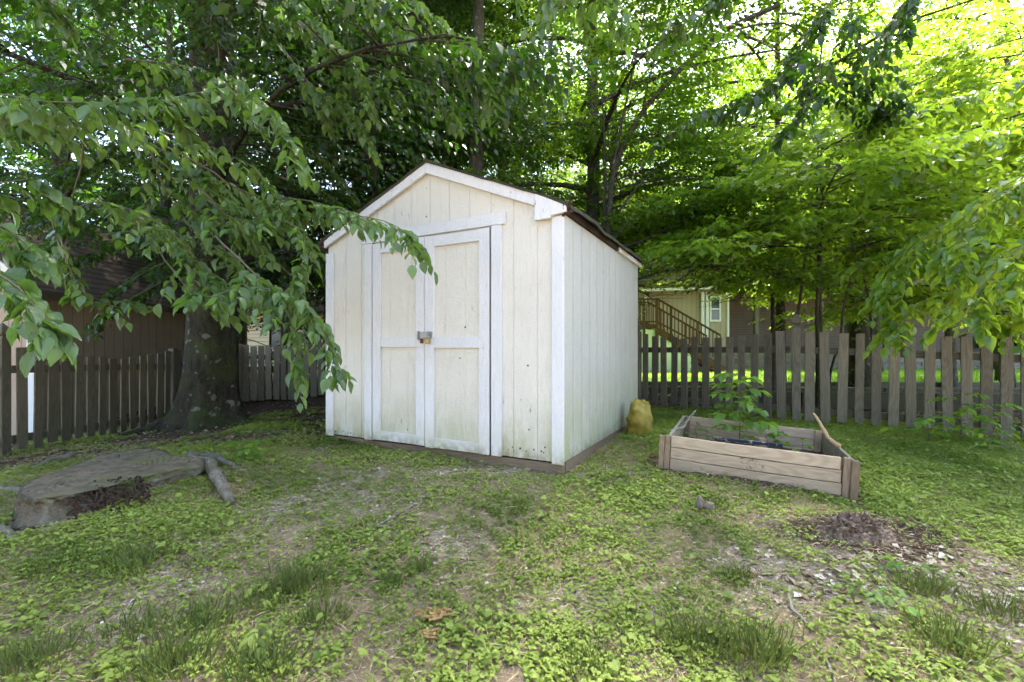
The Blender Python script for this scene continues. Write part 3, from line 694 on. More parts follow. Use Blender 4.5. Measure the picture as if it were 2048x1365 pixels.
# ---------------------------------------------------------------- raised bed
def build_bed():
    a = np.array([BD0[0], BD0[1]]); za = gzs(*a) - .012; b = a + BX * 1.18; zb = gzs(*b) - .01
    root = thing('raised_bed', 'open wooden raised garden bed of weathered boards in front of the right fence', 'raised bed', (a[0], a[1], za), 0)
    root.rotation_euler = Euler((0, math.atan2(za - zb, 1.18), BDA), 'XYZ')
    S = 1.18; r = np.random.default_rng(2)
    def plank(nm, x0, x1, y0, y1, z0, z1, m, lab=None, warp=.0):
        q = MB(); n = 10; axx = abs(x1 - x0) > abs(y1 - y0); vs = []
        for i in range(n + 1):
            f = i / n; w = warp * math.sin(f * math.pi) + (r.random() - .5) * .0025; w2 = (r.random() - .5) * .003
            if axx: x = x0 + (x1 - x0) * f; vs += [(x, y0, z0 + w2), (x, y1, z0 + w2), (x, y1, z1 + w), (x, y0, z1 + w)]
            else: y = y0 + (y1 - y0) * f; vs += [(x1, y, z0 + w2), (x0, y, z0 + w2), (x0, y, z1 + w), (x1, y, z1 + w)]
        f_ = []
        for i in range(n):
            for j in range(4): f_.append((i * 4 + j, i * 4 + (j + 1) % 4, i * 4 + 4 + (j + 1) % 4, i * 4 + 4 + j))
        f_ += [(3, 2, 1, 0), (n * 4, n * 4 + 1, n * 4 + 2, n * 4 + 3)]; q.add(vs, f_)
        o = q.build(nm, M[m], root, bevel=.003)
        if lab: o['label'] = lab
        return o
    h = [(.012, .093), (.0965, .180), (.1835, .268)]
    for i, (z0, z1) in enumerate(h):
        plank('front_board', .045, S - .055 - .006 * i, 0, .024, z0, z1, 'bed_wood', None, -.004)
        plank('back_board', .03, S - .03, S - .05, S - .028, z0, z1, 'bed_wood')
        plank('side_board', .020, .042, .03, S - .03, z0, z1, 'bed_wood_y')
        if i: plank('side_board', S - .006, S + .016, -.03 , S - .02, z0 - .02, z1 - .012, 'bed_wood_y', 'side board standing proud of the corner')
        else: plank('side_board', S - .006, S + .016, .05 , S - .02, z0 , z1 - .012, 'bed_wood_y')
    for x0, x1, y0, y1, hh in ((-.040, .0, -.006, .030, .262), (.002, .040, -.010, .026, .268), (S - .052, S - .014, -.012, .026, .270), (S - .012, S + .030, -.034, .004, .262),
                               (.045, .09, .028, .07, .25), (S - .1, S - .055, .028, .07, .25), (.045, .09, S - .095, S - .052, .27), (S - .06, S - .01, S - .095, S - .052, .27)):
        q = MB(); n = 5; vs = []
        for i in range(n + 1):
            z = -.03 + (hh + .03) * i / n; j = (r.random(4) - .5) * .005
            vs += [(x0 + j[0], y0 + j[1], z), (x1 + j[2], y0 + j[3], z), (x1 + j[0], y1, z), (x0 + j[1], y1, z)]
        q.add(vs, [(i * 4 + k, i * 4 + (k + 1) % 4, i * 4 + 4 + (k + 1) % 4, i * 4 + 4 + k) for i in range(n) for k in range(4)] + [(3, 2, 1, 0), (n * 4, n * 4 + 1, n * 4 + 2, n * 4 + 3)])
        q.build('corner_post', M['bed_post'], root, bevel=.003)
    # char marks on the front boards
    q = MB()
    for i in range(26):
        x = .52 + r.random() * .11 + (.05 if i % 3 == 0 else 0); z = .10 + r.random() * .085 - (x - .52) * .2; l = .006 + .012 * r.random()
        if abs(z - .095) < .006 or abs(z - .182) < .006: continue
        q.bar((x, -.0005, z), (x + (r.random() - .5) * l, -.0005, z + l), .0025, .0022, (0, 1, 0))
    q.build('scorch_marks', flat_mat('charred_wood', (.03, .022, .018), .95), root)
    # painted board lying inside
    g = G('flaking_navy_paint'); n = g.noise(g.mapv(g.obj(), (1, 1, 1)), 16., 6., .7)
    c = g.mix(g.ramp(n, [(.54, 0.), (.57, 1.)]), (.018, .025, .045), (.42, .40, .33)); mp = g.done(g.prin(c, .7, g.bump(n, .4, .004)))
    p0 = P(1430, 872, 3.66); p1 = P(1566, 886, 3.44)
    t = thing('painted_board', 'board with flaking navy and cream paint lying inside the raised bed', 'board', tuple(p0))
    q = MB(); d = p1 - p0; dd = norm(np.array([BY[0], BY[1], 0.])); up = np.array([0, 0, 1.])
    vs = [np.zeros(3), d, d + dd * .09 - up * .012, dd * .09 - up * .012]; vs = [v - up * .012 for v in vs]; q.hexa([v - up * .022 for v in vs] + vs); q.build('plank', mp, t, bevel=.002)
    q = MB()
    for f in (.08, .9): q.box(*(sorted((d[0] * f, d[0] * f + .06))), .03, .12, -.22, -.03)
    q.build('batten', M['bed_post'], t)
build_bed()

def stick(name, label, pts, r0, r1, mat='twig_grey', forks=(), seed=1, cat='stick', group=None, knob=.25):
    pts = np.array(pts, float); t = thing(name, label, cat, tuple(pts[0]), 0, group); q = MB()
    pp = resample(pts - pts[0], .04); rj = np.random.default_rng(seed); pp[1:-1] += (rj.random((len(pp) - 2, 3)) - .5) * r0 * .8
    rad = np.linspace(r0, r1, len(pp)) * (1 + knob * (rj.random(len(pp)) - .5)); q.tube(pp, rad, 7)
    for (i, d, l) in forks:
        b = pp[int(i * (len(pp) - 1))]; d = norm(np.array(d, float)); q.tube([b, b + d * l * .5, b + d * l + [0, 0, -.01]], [r1 * 1.1, r1 * .8, r1 * .4], 5)
    o = q.build('wood', M[mat], t, True); return t
M['bark_tan'] = flat_mat('peeled_branch', (.40, .27, .15), .8, nz=.7, nscale=50, bump=.5)
stick('branch_piece', 'crooked tan branch leaning over the right corner of the raised bed', [P(1627, 828, 3.62), P(1637, 842, 3.5), P(1650, 866, 3.33), P(1664, 882, 3.22), P(1678, 892, 3.16)], .010, .016, 'bark_tan', seed=5)
stick('branch_piece', 'grey forked branch lying over the left side of the raised bed', [P(1391, 822, 4.35), P(1374, 842, 4.1), P(1366, 855, 3.95), P(1342, 862, 3.70)], .009, .012, 'twig_grey', seed=6)

# ---------------------------------------------------------------- yellow sack
def build_sack():
    x, y = 1.325, 4.68; root = thing('yellow_sack', 'old yellow woven sack slumped against the back corner of the shed wall', 'sack', (x, y, gzs(x, y) - .01), .4)
    r = np.random.default_rng(1); n, k = 34, 16; v = []; f = []
    prof = [(0, .075), (.01, .115), (.05, .133), (.10, .130), (.15, .138), (.20, .128), (.25, .120), (.29, .108), (.31, .098), (.325, .102), (.345, .085)]
    for i in range(k):
        z = .35 * i / (k - 1); rr = np.interp(z, [p[0] for p in prof], [p[1] for p in prof])
        for j in range(n):
            a = j / n * 2 * math.pi; q = rr * (1 + .07 * math.sin(3 * a + z * 9) + .05 * math.sin(7 * a - z * 22) + .05 * (r.random() - .5) + .05 * math.sin(z * 48 + a * 2) + .10 * (vnoise(a * 2.2, z * 26, 1., 33) - .5))
            v.append((q * math.cos(a) - .02 * z / .3, q * .82 * math.sin(a), z * (1 + .05 * math.sin(a * 2)) + (.012 * math.sin(5 * a + 1) if i == k - 1 else 0)))
    for i in range(k - 1):
        for j in range(n): f.append((i * n + j, i * n + (j + 1) % n, (i + 1) * n + (j + 1) % n, (i + 1) * n + j))
    v.append((-.02, 0, .30)); c = len(v) - 1
    for j in range(n): f.append(((k - 1) * n + j, (k - 1) * n + (j + 1) % n, c))
    mb = MB(); mb.add(v, f)
    g = G('yellow_woven_plastic'); o = g.obj(); nn = g.noise(o, 9., 5., .65); w = g.noise(g.mapv(o, (1, 1, 1)), 110., 2.)
    col = g.mix(nn, (.22, .165, .025), (.50, .39, .055)); col = g.mix(g.ramp(nn, [(.30, .8), (.45, 0.)]), col, (.07, .085, .03)); col = g.mix(g.math('MULTIPLY', w, .3), col, (.12, .10, .03))
    mb.build('sack_body', g.done(g.prin(col, .5, g.bump(g.math('ADD', nn, g.math('MULTIPLY', w, .4)), .7, .01), .4)), root, True)
    q = MB()
    for i in range(9):
        a = i / 9 * 6.28; p = np.array([.07 * math.cos(a) - .02, .055 * math.sin(a), .34]); q.bar(p, p + [.04 * math.cos(a), .04 * math.sin(a), .012 * math.sin(a * 3)], .035, .003)
    q.build('frayed_rim', flat_mat('frayed_plastic', (.42, .36, .10), .5, nz=.5), root)
build_sack()

# ---------------------------------------------------------------- cut stump with roots
def build_stump():
    px = [(42, 985), (62, 962), (120, 945), (190, 915), (245, 903), (290, 897), (322, 902), (345, 913), (398, 917), (394, 930), (330, 945), (262, 960), (215, 974), (170, 983), (130, 992), (72, 997)]
    pl = lambda y: .572 + .03 * (y - 2.7)
    top = []
    for a, b in px:
        d = 2.8
        for _ in range(20): d = (CZ - pl(d)) * F / (b - HY)
        top.append(P(a, b, d))
    top = np.array(top); c = top.mean(0); root = thing('tree_stump', 'wide low cut tree stump with mossy flat top and rotting bark side', 'stump', (c[0], c[1], gzs(c[0], c[1])), 0)
    base = np.array(root.location); tt = resample(np.vstack([top, top[:1]]), .04)[:-1]; n = len(tt); r = np.random.default_rng(11)
    ctr = tt.mean(0); v = []; f = []
    for k in range(9):
        s = 1 - k / 9
        for i in range(n):
            p = ctr + (tt[i] - ctr) * s; p = p.copy(); p[2] += .010 * (vnoise(p[0], p[1], 5., 6) - .5) + .006 * (vnoise(p[0], p[1], 30., 7) - .5) + (0 if k else .002 * r.random()); v.append(p - base)
    for k in range(8):
        for i in range(n): f.append((k * n + i, k * n + (i + 1) % n, (k + 1) * n + (i + 1) % n, (k + 1) * n + i))
    f.append(tuple(8 * n + i for i in range(n)))
    g = G('cut_wood_face'); o = g.obj(); w = g.noise(o, 4., 4.); nn = g.noise(o, 40., 5., .7)
    L = g.n('ShaderNodeVectorMath', {0: g.mapv(o, (1, .55, 0))}, operation='LENGTH').outputs['Value']
    ring = g.math('SINE', g.math('ADD', g.math('MULTIPLY', L, 260.), g.math('MULTIPLY', w, 26.)))
    col = g.mix(nn, (.10, .080, .052), (.27, .215, .145)); col = g.mix(g.math('MULTIPLY', g.math('ADD', g.math('MULTIPLY', ring, .5), .5), .14), col, (.06, .05, .035))
    so_ = g.sep(o); an = g.math('ARCTAN2', so_[1], so_[0]); cv = g.n('ShaderNodeCombineXYZ', {0: g.math('MULTIPLY', an, 9.), 1: g.math('MULTIPLY', L, 2.2), 2: 0.}).outputs[0]
    crk = g.ramp(g.noise(cv, 1.6, 4., .7), [(.36, 1.), (.40, 0.)]); col = g.mix(g.math('MULTIPLY', crk, .8), col, (.03, .022, .015))
    col = g.mix(g.math('MULTIPLY', g.ramp(g.noise(o, 13., 5., .7), [(.42, 1.), (.56, 0.)]), .55), col, (.065, .048, .03))
    col = g.mix(g.ramp(w, [(.50, 0.), (.64, .5)]), col, (.15, .155, .05)); col = g.mix(g.ramp(g.noise(o, 95., 2.), [(.68, 0.), (.72, .7)]), col, (.35, .27, .17))
    mb = MB(); mb.add(v, f); mb.build('cut_face', g.done(g.prin(col, .9, g.bump(g.math('SUBTRACT', g.math('ADD', nn, g.math('MULTIPLY', ring, .3)), crk), 1., .01), .15)), root)
    # bark sides
    v = []; f = []; K = 9
    for k in range(K):
        u = k / (K - 1)
        for i in range(n):
            dirv = tt[i] - ctr; dirv[2] = 0; dl = np.linalg.norm(dirv); dn = dirv / dl; p = tt[i].copy()
            gzz = gzs(p[0], p[1]) - .05; a = math.atan2(dn[1], dn[0])
            out = .012 + .05 * u ** 1.6 + .09 * (vnoise(a * 3, u * 3, 2.2, 41) - .5) * (.3 + u) + .02 * (vnoise(a * 9, u * 6, 2., 42) - .5) + (r.random() - .5) * .006
            cav = math.exp(-((a + 1.05) / .33) ** 2); out -= cav * .10 * math.sin(min(1, u * 1.4) * math.pi) 
            p += dn * out; p[2] = tt[i][2] + .003 - (0 if k else 0) - u * (tt[i][2] - gzz) ; v.append(p - base)
    for k in range(K - 1):
        for i in range(n): f.append((k * n + i, (k + 1) * n + i, (k + 1) * n + (i + 1) % n, k * n + (i + 1) % n))
    o_ = len(v)
    for i in range(n): v.append(tt[i] - base + [0, 0, -.001])
    for i in range(n): f.append((i, (i + 1) % n, o_ + (i + 1) % n, o_ + i))
    g = G('stump_bark'); o = g.obj(); nn = g.noise(g.mapv(o, (1, 1, .5)), 22., 6., .7); n2 = g.noise(o, 7., 4.); n3 = g.vor(o, 34.).outputs[0]
    col = g.mix(nn, (.035, .028, .018), (.20, .17, .12)); col = g.mix(g.ramp(n2, [(.58, 0.), (.66, .7)]), col, (.17, .18, .13)); col = g.mix(g.ramp(g.noise(o, 5., 3.), [(.56, 0.), (.66, .8)]), col, (.09, .115, .03))
    mb = MB(); mb.add(v, f); mb.build('bark', g.done(g.prin(col, .95, g.bump(g.math('ADD', nn, n3), 1., .02), .1)), root, True)
    q = MB(); rr = np.random.default_rng(6)
    for i in range(230):
        px_ = 118 + rr.random() * 190; py_ = 992 + rr.random() * 46 - (px_ - 118) * .20; w = Gp(px_, py_ + 22); dd = norm(np.array([w[0] - c[0], w[1] - c[1], 0])); hgt = rr.random() ** .8 * .12
        p = w - base + np.array([0, 0, hgt - .01]) - dd * (.02 + .03 * hgt / .12 + .02 * rr.random()); t_ = np.array([(rr.random() - .5) * .05, (rr.random() - .5) * .02, (rr.random() - .5) * .05]); q.bar(p - t_, p + t_, .005 + .009 * rr.random(), .005, (0, 1, .2))
    q.build('rotten_hollow', flat_mat('dark_rot', (.055, .034, .023), .95, nz=.8, nscale=60, bump=.8), root)
    def rt(pts, r0, r1, h=.4):
        q = []
        for (a, b) in pts:
            w = Gp(a, b); q.append([w[0], w[1], w[2] + r0 * h])
        q = resample(np.array(q), .05) - base; rr = np.random.default_rng(len(pts)); q += (rr.random(q.shape) - .5) * r0 * .5; q[0, 2] += .02; q[-1, 2] -= .04; q[-2, 2] -= .02
        mb = MB(); mb.tube(q, np.linspace(r0, r1, len(q)), 9, jit=.3); mb.build('root', M['root_bark'], root, True)
    M['root_bark'] = bark_mat('root_bark', (.13, .11, .08), (.27, .24, .185), .35, 2.)
    rt([(380, 932), (412, 936), (425, 955), (440, 975), (460, 1010)], .047, .030, .9); rt([(375, 925), (420, 920), (450, 932), (475, 940)], .035, .016, .8)
    rt([(418, 940), (445, 950), (452, 962)], .022, .012, .8); rt([(-60, 1030), (0, 1062), (28, 1085)], .03, .018, .5); rt([(60, 990), (20, 985), (-30, 975)], .04, .02, .3)
    rt([(150, 918), (110, 925), (60, 945)], .035, .02, .4)
build_stump()

# rotted stump remains, weathered chunk, orange rotten clump
def rot_lump(name, label, px, rx, ry, h, mat, seed, cat='stump', n=34, spikes=0):
    c = Gp(*px); root = thing(name, label, cat, tuple(c), 0); r = np.random.default_rng(seed); v = []; f = []
    for i in range(n):
        for j in range(n):
            u = i / (n - 1) * 2 - 1; w = j / (n - 1) * 2 - 1; q = math.sqrt(u * u + w * w); x = u * rx; y = w * ry
            nz_ = vnoise(x * 30 + seed, y * 30, 1., 51) * .6 + vnoise(x * 90, y * 90 + seed, 1., 52) * .4
            z = h * max(0, 1 - q ** 2.2) * (-.15 + 2.0 * nz_ ** 1.3) - (.03 if q > .95 else 0); v.append((x, y, gzs(c[0] + x, c[1] + y) - c[2] + z - .004))
    for i in range(n - 1):
        for j in range(n - 1):
            u = (i + .5) / (n - 1) * 2 - 1; w = (j + .5) / (n - 1) * 2 - 1
            if u * u + w * w < 1.0: f.append((i * n + j, (i + 1) * n + j, (i + 1) * n + j + 1, i * n + j + 1))
    mb = MB(); mb.add(v, f)
    for i in range(spikes):
        a = r.random() * 6.28; q = r.random() ** .5 * .8; p = np.array([math.cos(a) * q * rx, math.sin(a) * q * ry, h * (.5 + .4 * r.random())]); d = np.array([(r.random() - .3) * .09, (r.random() - .5) * .03, (r.random() - .6) * .03])
        mb.bar(p - d * .5, p + d * .5, .008 + .012 * r.random(), .006, (0, .4, 1))
    mb.build('rotten_wood', mat, root); return root
g = G('rotted_brown_wood'); o = g.obj(); nn = g.noise(g.mapv(o, (.4, 1, 1)), 55., 6., .7)
M['rot'] = g.done(g.prin(g.ramp(nn, [(.3, (.045, .030, .021)), (.52, (.15, .105, .075)), (.68, (.38, .31, .25))]), .95, g.bump(nn, 1., .01), .1))
rot_lump('rotted_stump', 'crumbling remains of a rotted stump on the bare soil patch', (1712, 1062), .23, .11, .075, M['rot'], 3, n=46, spikes=70)
g = G('weathered_grey_wood'); o = g.obj(); nn = g.noise(g.mapv(o, (1, 1, .4)), 60., 6., .7)
M['greywood'] = g.done(g.prin(g.ramp(nn, [(.3, (.07, .055, .04)), (.7, (.26, .22, .17))]), .95, g.bump(nn, 1., .008), .1))
c = Gp(1410, 1020); t = thing('weathered_stub', 'small grey weathered root stub poking out of the ground cover', 'stub', tuple(c)); q = MB()
q.tube(np.array([(-.03, 0, -.02), (-.035, 0, .03), (-.028, .005, .06), (-.038, 0, .09)]), [.026, .024, .02, .008], 9, jit=.5); q.tube(np.array([(-.02, 0, .0), (.01, 0, .035), (.035, -.005, .03), (.045, -.01, -.02)]), [.022, .028, .024, .02], 9, jit=.5)
q.build('wood', M['greywood'], t, True)
g = G('orange_rot'); o = g.obj(); nn = g.noise(o, 60., 6., .7)
M['orot'] = g.done(g.prin(g.ramp(nn, [(.3, (.12, .065, .03)), (.55, (.42, .26, .11)), (.75, (.62, .48, .28))]), .95, g.bump(nn, 1., .01), .1))
rot_lump('rotten_clump', 'orange crumbly rotten wood clump at the bottom centre of the yard', (868, 1238), .085, .055, .03, M['orot'], 9, 'wood clump', 30, 30)
rot_lump('rotten_clump', 'small pale orange rotten clump nearest the camera', (855, 1276), .05, .035, .03, M['orot'], 10, 'wood clump', 24, 14)

def gstick(label, pts, r0, r1, seed, forks=(), mat='twig_grey', name='fallen_twig', lift=.8):
    w = []
    for i, (a, b) in enumerate(pts):
        q = Gp(a, b); w.append([q[0], q[1], q[2] + r0 * lift + .006])
    return stick(name, label, w, r0, r1, mat, forks, seed, 'twig', 'fallen twigs on the ground')
gstick('long thin fallen twig lying across the grass in front of the shed doors', [(668, 1076), (735, 1062), (790, 1035), (838, 1005), (858, 990)], .0035, .0085, 1, [(.35, (1, -.1, .02), .12)])
gstick('short twig crossing the grass just left of the long thin twig', [(640, 1062), (690, 1070), (752, 1072)], .003, .002, 2)
gstick('curved grey twig standing in the bark chips at lower right', [(1578, 1180), (1578, 1205), (1585, 1225), (1600, 1240), (1622, 1262)], .009, .004, 3)
gstick('thin twig running off the bottom edge at lower right', [(1630, 1290), (1655, 1330), (1680, 1400)], .005, .004, 4)
gstick('thin bent twig above the orange rotten clump', [(815, 1170), (840, 1190), (845, 1215), (848, 1232)], .003, .0025, 5)
gstick('pale flat splinter of wood on the grass right of the rotten clump', [(1008, 1193), (1040, 1197), (1072, 1204)], .006, .003, 6, mat='bark_tan')
gstick('dark twig in the ivy right of the raised bed', [(1828, 908), (1860, 918), (1884, 924)], .007, .004, 7, mat='twig')
gstick('short dead twig under the front of the raised bed', [(1450, 962), (1480, 968), (1502, 978)], .004, .003, 8)
for i, (pts, lb) in enumerate((([(2020, 905), (2000, 868), (1985, 850)], 'bare pale twig rising at the right edge before the fence'), ([(2046, 905), (2020, 880), (1992, 868)], 'bare pale twig leaning over the ivy at the right edge'))):
    w = [P(a, b, 4.2) for a, b in pts]; w[0][2] = gzs(w[0][0], w[0][1]); stick('bare_twig', lb, w, .004, .002, 'twig_grey', [(.5, (-.6, 0, .5), .12), (.75, (.7, 0, .3), .1), (.3, (-.8, .1, .1), .14)], i + 3, 'twig', 'bare twigs at the right edge')
# ---------------------------------------------------------------- neighbouring buildings
def siding(name, c, c2, pitch=.2, axis=0, horiz=False):
    g = G(name); o = g.obj(); s = g.sep(o); v = s[2] if horiz else s[axis]
    fr = g.math('FRACT', g.math('DIVIDE', v, pitch)); gr = g.math('LESS_THAN', fr, .06 if not horiz else .12)
    n = g.noise(o, 3., 4.); col = g.mix(n, c, c2); col = g.mix(g.math('MULTIPLY', gr, .7), col, tuple(q * .25 for q in c))
    h = g.math('SUBTRACT', fr if horiz else g.noise(g.mapv(o, (1, 1, .1)), 40.), gr)
    return g.done(g.prin(col, .8, g.bump(h, .6, .01), .2))
WHT = flat_mat('white_house_trim', (.72, .72, .70), .6, nz=.2); GLASS = flat_mat('dark_window_glass', (.03, .045, .06), .08, 0., .6)
DECK = wood_mat('deck_wood', (.06, .030, .02), (.14, .075, .05), 'x'); DECKZ = wood_mat('deck_baluster_wood', (.06, .03, .02), (.14, .08, .055), 'z')

def gable_building():
    # shed/garage left, beyond the left fence
    x1, y0, y1, h = -7.35, 7.0, 11.2, 2.42
    root = thing('garage', 'brown sided garage with shingle roof behind the left picket fence', 'garage', (x1, y0, gzs(x1, y0)), 0); z0 = 0
    mb = MB(); mb.box(-.06, 0, 0.02, y1 - y0, -.6, h); mb.build('side_wall', siding('brown_siding', (.27, .21, .145), (.38, .30, .21), .2, 1), root)
    f = MB(); f.prism([(-4.2, -.6), (-.0, -.6), (0, h), (-2.1, h + 1.7), (-4.2, h)], 0, .018); f.prism([(-4.2, -.6), (-.0, -.6), (0, h), (-2.1, h + 1.7), (-4.2, h)], y1 - y0, y1 - y0 + .02)
    f.box(-4.2, -4.14, .02, y1 - y0, -.6, h); f.build('gable_wall', siding('tan_siding', (.36, .27, .19), (.42, .33, .24), .2, 0), root)
    c = MB(); c.box(-.10, .012, -.02, -.002, -.6, h - .02); c.box(.002, .02, -.0, .10, -.6, h - .02); c.build('corner_trim', WHT, root)
    r_ = MB(); s = 1.7 / 2.1
    for sg in (1, -1):
        xa = -2.1; xb = -2.1 + sg * 2.42
        r_.hexa([(xa, -.25, h + 1.72), (xb, -.25, h + 1.72 - 2.42 * s), (xb, y1 - y0 + .2, h + 1.72 - 2.42 * s), (xa, y1 - y0 + .2, h + 1.72), (xa, -.25, h + 1.79), (xb, -.25, h + 1.79 - 2.42 * s), (xb, y1 - y0 + .2, h + 1.79 - 2.42 * s), (xa, y1 - y0 + .2, h + 1.79)])
    g = G('brown_shingles'); o = g.obj(); row = g.math('FRACT', g.math('MULTIPLY', g.sep(o)[2], 9.)); n = g.noise(o, 30., 4.)
    r_.build('roof', g.done(g.prin(g.mix(g.math('MULTIPLY', g.math('LESS_THAN', row, .2), .7), g.mix(n, (.06, .045, .035), (.14, .11, .085)), (.03, .02, .015)), .95, g.bump(row, .8, .02), .1)), root)
    k = MB(); k.bar((-2.1, -.27, h + 1.70), (.34, -.27, h + 1.70 - 2.44 * s), .03, .16, (0, 0, 1)); k.bar((-2.1, -.27, h + 1.70), (-4.54, -.27, h + 1.70 - 2.44 * s), .03, .16, (0, 0, 1)); k.build('rake_trim', WHT, root)
    e = MB(); e.box(.30, .33, -.24, y1 - y0 + .19, h - .27, h - .14); e.build('eave_fascia', M['rail'], root)
gable_building()

def far_house():
    Y = 20.8; z = gzs(8, Y); root = thing('house', 'tan sided house with raised wooden deck beyond the lawn', 'house', (6., Y, z)); X = lambda px, d=Y: (px - CX) / F * d - 6.; Z = lambda py, d=Y: CZ - (py - HY) / F * d - z
    tan = siding('tan_house_siding', (.34, .285, .20), (.42, .36, .26), .22, 0); tan2 = siding('tan_upper_siding', (.30, .19, .12), (.38, .26, .17), .16, 0, True)
    a = MB(); a.box(X(1180), X(1456), 0, .2, -.3, Z(572)); a.build('lower_wall', tan, root)
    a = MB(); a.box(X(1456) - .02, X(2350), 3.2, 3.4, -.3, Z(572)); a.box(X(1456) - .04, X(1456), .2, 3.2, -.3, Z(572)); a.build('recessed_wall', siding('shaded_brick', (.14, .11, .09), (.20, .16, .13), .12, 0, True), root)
    a = MB(); a.box(X(1180), X(2350), 3.5, 3.8, Z(560), Z(330)); a.build('upper_wall', tan2, root)
    a = MB(); a.hexa([(X(1120), 2.6, Z(335)), (X(2400), 2.6, Z(335)), (X(2400), 9, Z(335) + 3.2), (X(1120), 9, Z(335) + 3.2)] + [(X(1120), 2.6, Z(335) + .2), (X(2400), 2.6, Z(335) + .2), (X(2400), 9, Z(335) + 3.4), (X(1120), 9, Z(335) + 3.4)]); a.build('roof', flat_mat('grey_shingle', (.16, .14, .12), .95, nz=.6, nscale=9), root)
    # ground floor window
    w = MB(); x0, x1, z0, z1 = X(1419), X(1441), Z(644), Z(593)
    w.box(x0, x1, -.05, -.005, z0, z0 + .09); w.box(x0, x1, -.05, -.005, z1 - .07, z1); w.box(x0, x0 + .07, -.05, -.005, z0 + .09, z1 - .07); w.box(x1 - .07, x1, -.05, -.005, z0 + .09, z1 - .07); w.box(x0 + .07, x1 - .07, -.04, -.005, (z0 + z1) / 2 - .03, (z0 + z1) / 2 + .03)
    o = w.build('window', WHT, root); w = MB(); w.box(x0 + .06, x1 - .06, -.02, -.004, z0 + .08, z1 - .06); w.build('pane', GLASS, o)
    # glazed door and windows upstairs behind the railing
    for px0, px1, py0, py1 in ((1376, 1412, 556, 505), (1466, 1500, 556, 505), (1395, 1440, 470, 425), (1560, 1600, 545, 470), (1660, 1705, 545, 470), (1800, 1850, 545, 480), (1545, 1580, 440, 395)):
        x0, x1, z0, z1 = X(px0, 24.3), X(px1, 24.3), Z(py0, 24.3), Z(py1, 24.3); w = MB()
        w.box(x0, x1, 3.42, 3.498, z1 - .08, z1); w.box(x0, x1, 3.42, 3.498, z0, z0 + .09); w.box(x0, x0 + .09, 3.42, 3.498, z0 + .09, z1 - .08); w.box(x1 - .09, x1, 3.42, 3.498, z0 + .09, z1 - .08); w.box((x0 + x1) / 2 - .03, (x0 + x1) / 2 + .03, 3.43, 3.498, z0 + .09, z1 - .08)
        o = w.build('window', WHT, root); w = MB(); w.box(x0 + .07, x1 - .07, 3.46, 3.497, z0 + .07, z1 - .07); w.build('pane', GLASS, o)
    # posts, downspouts, gutter
    for px in (1403, 1412): a = MB(); a.box(X(px) - .07, X(px) + .07, -.16, -.04, -.2, Z(585)); a.build('downspout', WHT, root)
    a = MB(); a.bar((X(1240), -.5, Z(585)), (X(1448), -.5, Z(578)), .12, .11); a.build('gutter', WHT, root)
    for p0, p1 in ((1454, 1458), (1288, 1293)): a = MB(); a.box(X(p0), X(p1), -.03, -.002, -.2, Z(590)); a.build('corner_trim', WHT, root)
    for px in (1512, 1640, 1770, 1905, 2060): a = MB(); a.box(X(px) - .09, X(px) + .09, -.1, .1, -.3, Z(578)); a.build('deck_post', M['picket_right'], root)
    # deck
    a = MB(); a.box(X(1235), X(2300), -.6, 3.48, Z(566), Z(556)); a.build('deck_floor', DECK, root)
    a = MB(); a.box(X(1235), X(2300), -.655, -.602, Z(574), Z(553)); a.build('deck_rim', M['rail'], root)
    a = MB(); a.box(X(1235), X(2300), -.72, -.60, Z(519), Z(516)); a.box(X(1235), X(2300), -.68, -.64, Z(550), Z(547)); a.build('deck_handrail', DECK, root)
    xs = np.arange(X(1238), X(2300), .14); a = MB()
    for x in xs: a.box(x, x + .04, -.695, -.66, Z(558), Z(519.5))
    o = a.build('balusters', DECKZ, root); o['kind'] = 'stuff'
    # dark blue bin under the deck
    bl = thing('blue_bin', 'dark blue rounded bin in the shade under the house deck', 'bin', (X(1461.5) + 6 + .05, Y + 1., z)); q = MB(); a_ = np.linspace(0, math.pi, 9)
    q.prism([(.40, 0), (.40, .9)] + [(.40 * math.cos(t), .9 + .45 * math.sin(t)) for t in a_] + [(-.40, 0)], 0, .7); q.build('bin_body', flat_mat('blue_plastic', (.02, .03, .10), .5), bl)
    q = MB(); q.tube([(-.42, -.02, .9), (.42, -.02, .9)], .025, 6); q.build('handle', flat_mat('blue_plastic_dark', (.015, .02, .06), .5), bl)

    # stairs with railings, lattice skirt
    Ys = 17.6; st = thing('deck_stairs', 'brown wooden deck stairs with railing and white lattice skirt', 'stairs', (5., Ys, gzs(6, Ys))); zz = gzs(6, Ys)
    X2 = lambda px: (px - CX) / F * Ys - 5.; Z2 = lambda py: CZ - (py - HY) / F * Ys - zz
    xa, xb, xc = X2(1265), X2(1315), X2(1440)
    a = MB(); a.box(xa, xb, 0, 1.2, Z2(656), Z2(649)); a.build('landing', DECK, st)
    n = 9
    for i in range(n):
        f = (i + .5) / n; x = xb + (xc - xb) * f * 1.12; zt = Z2(655) * (1 - f); a = MB(); a.box(x - .17, x + .17, .05, 1.15, max(0, zt) - .02, max(0, zt) + .03); a.build('tread', DECK, st)
    a = MB()
    for yy in (0., 1.16): a.bar((xb, yy, Z2(661)), (xc + .3, yy, .02), .05, .26)
    a.build('stringer', DECK, st)
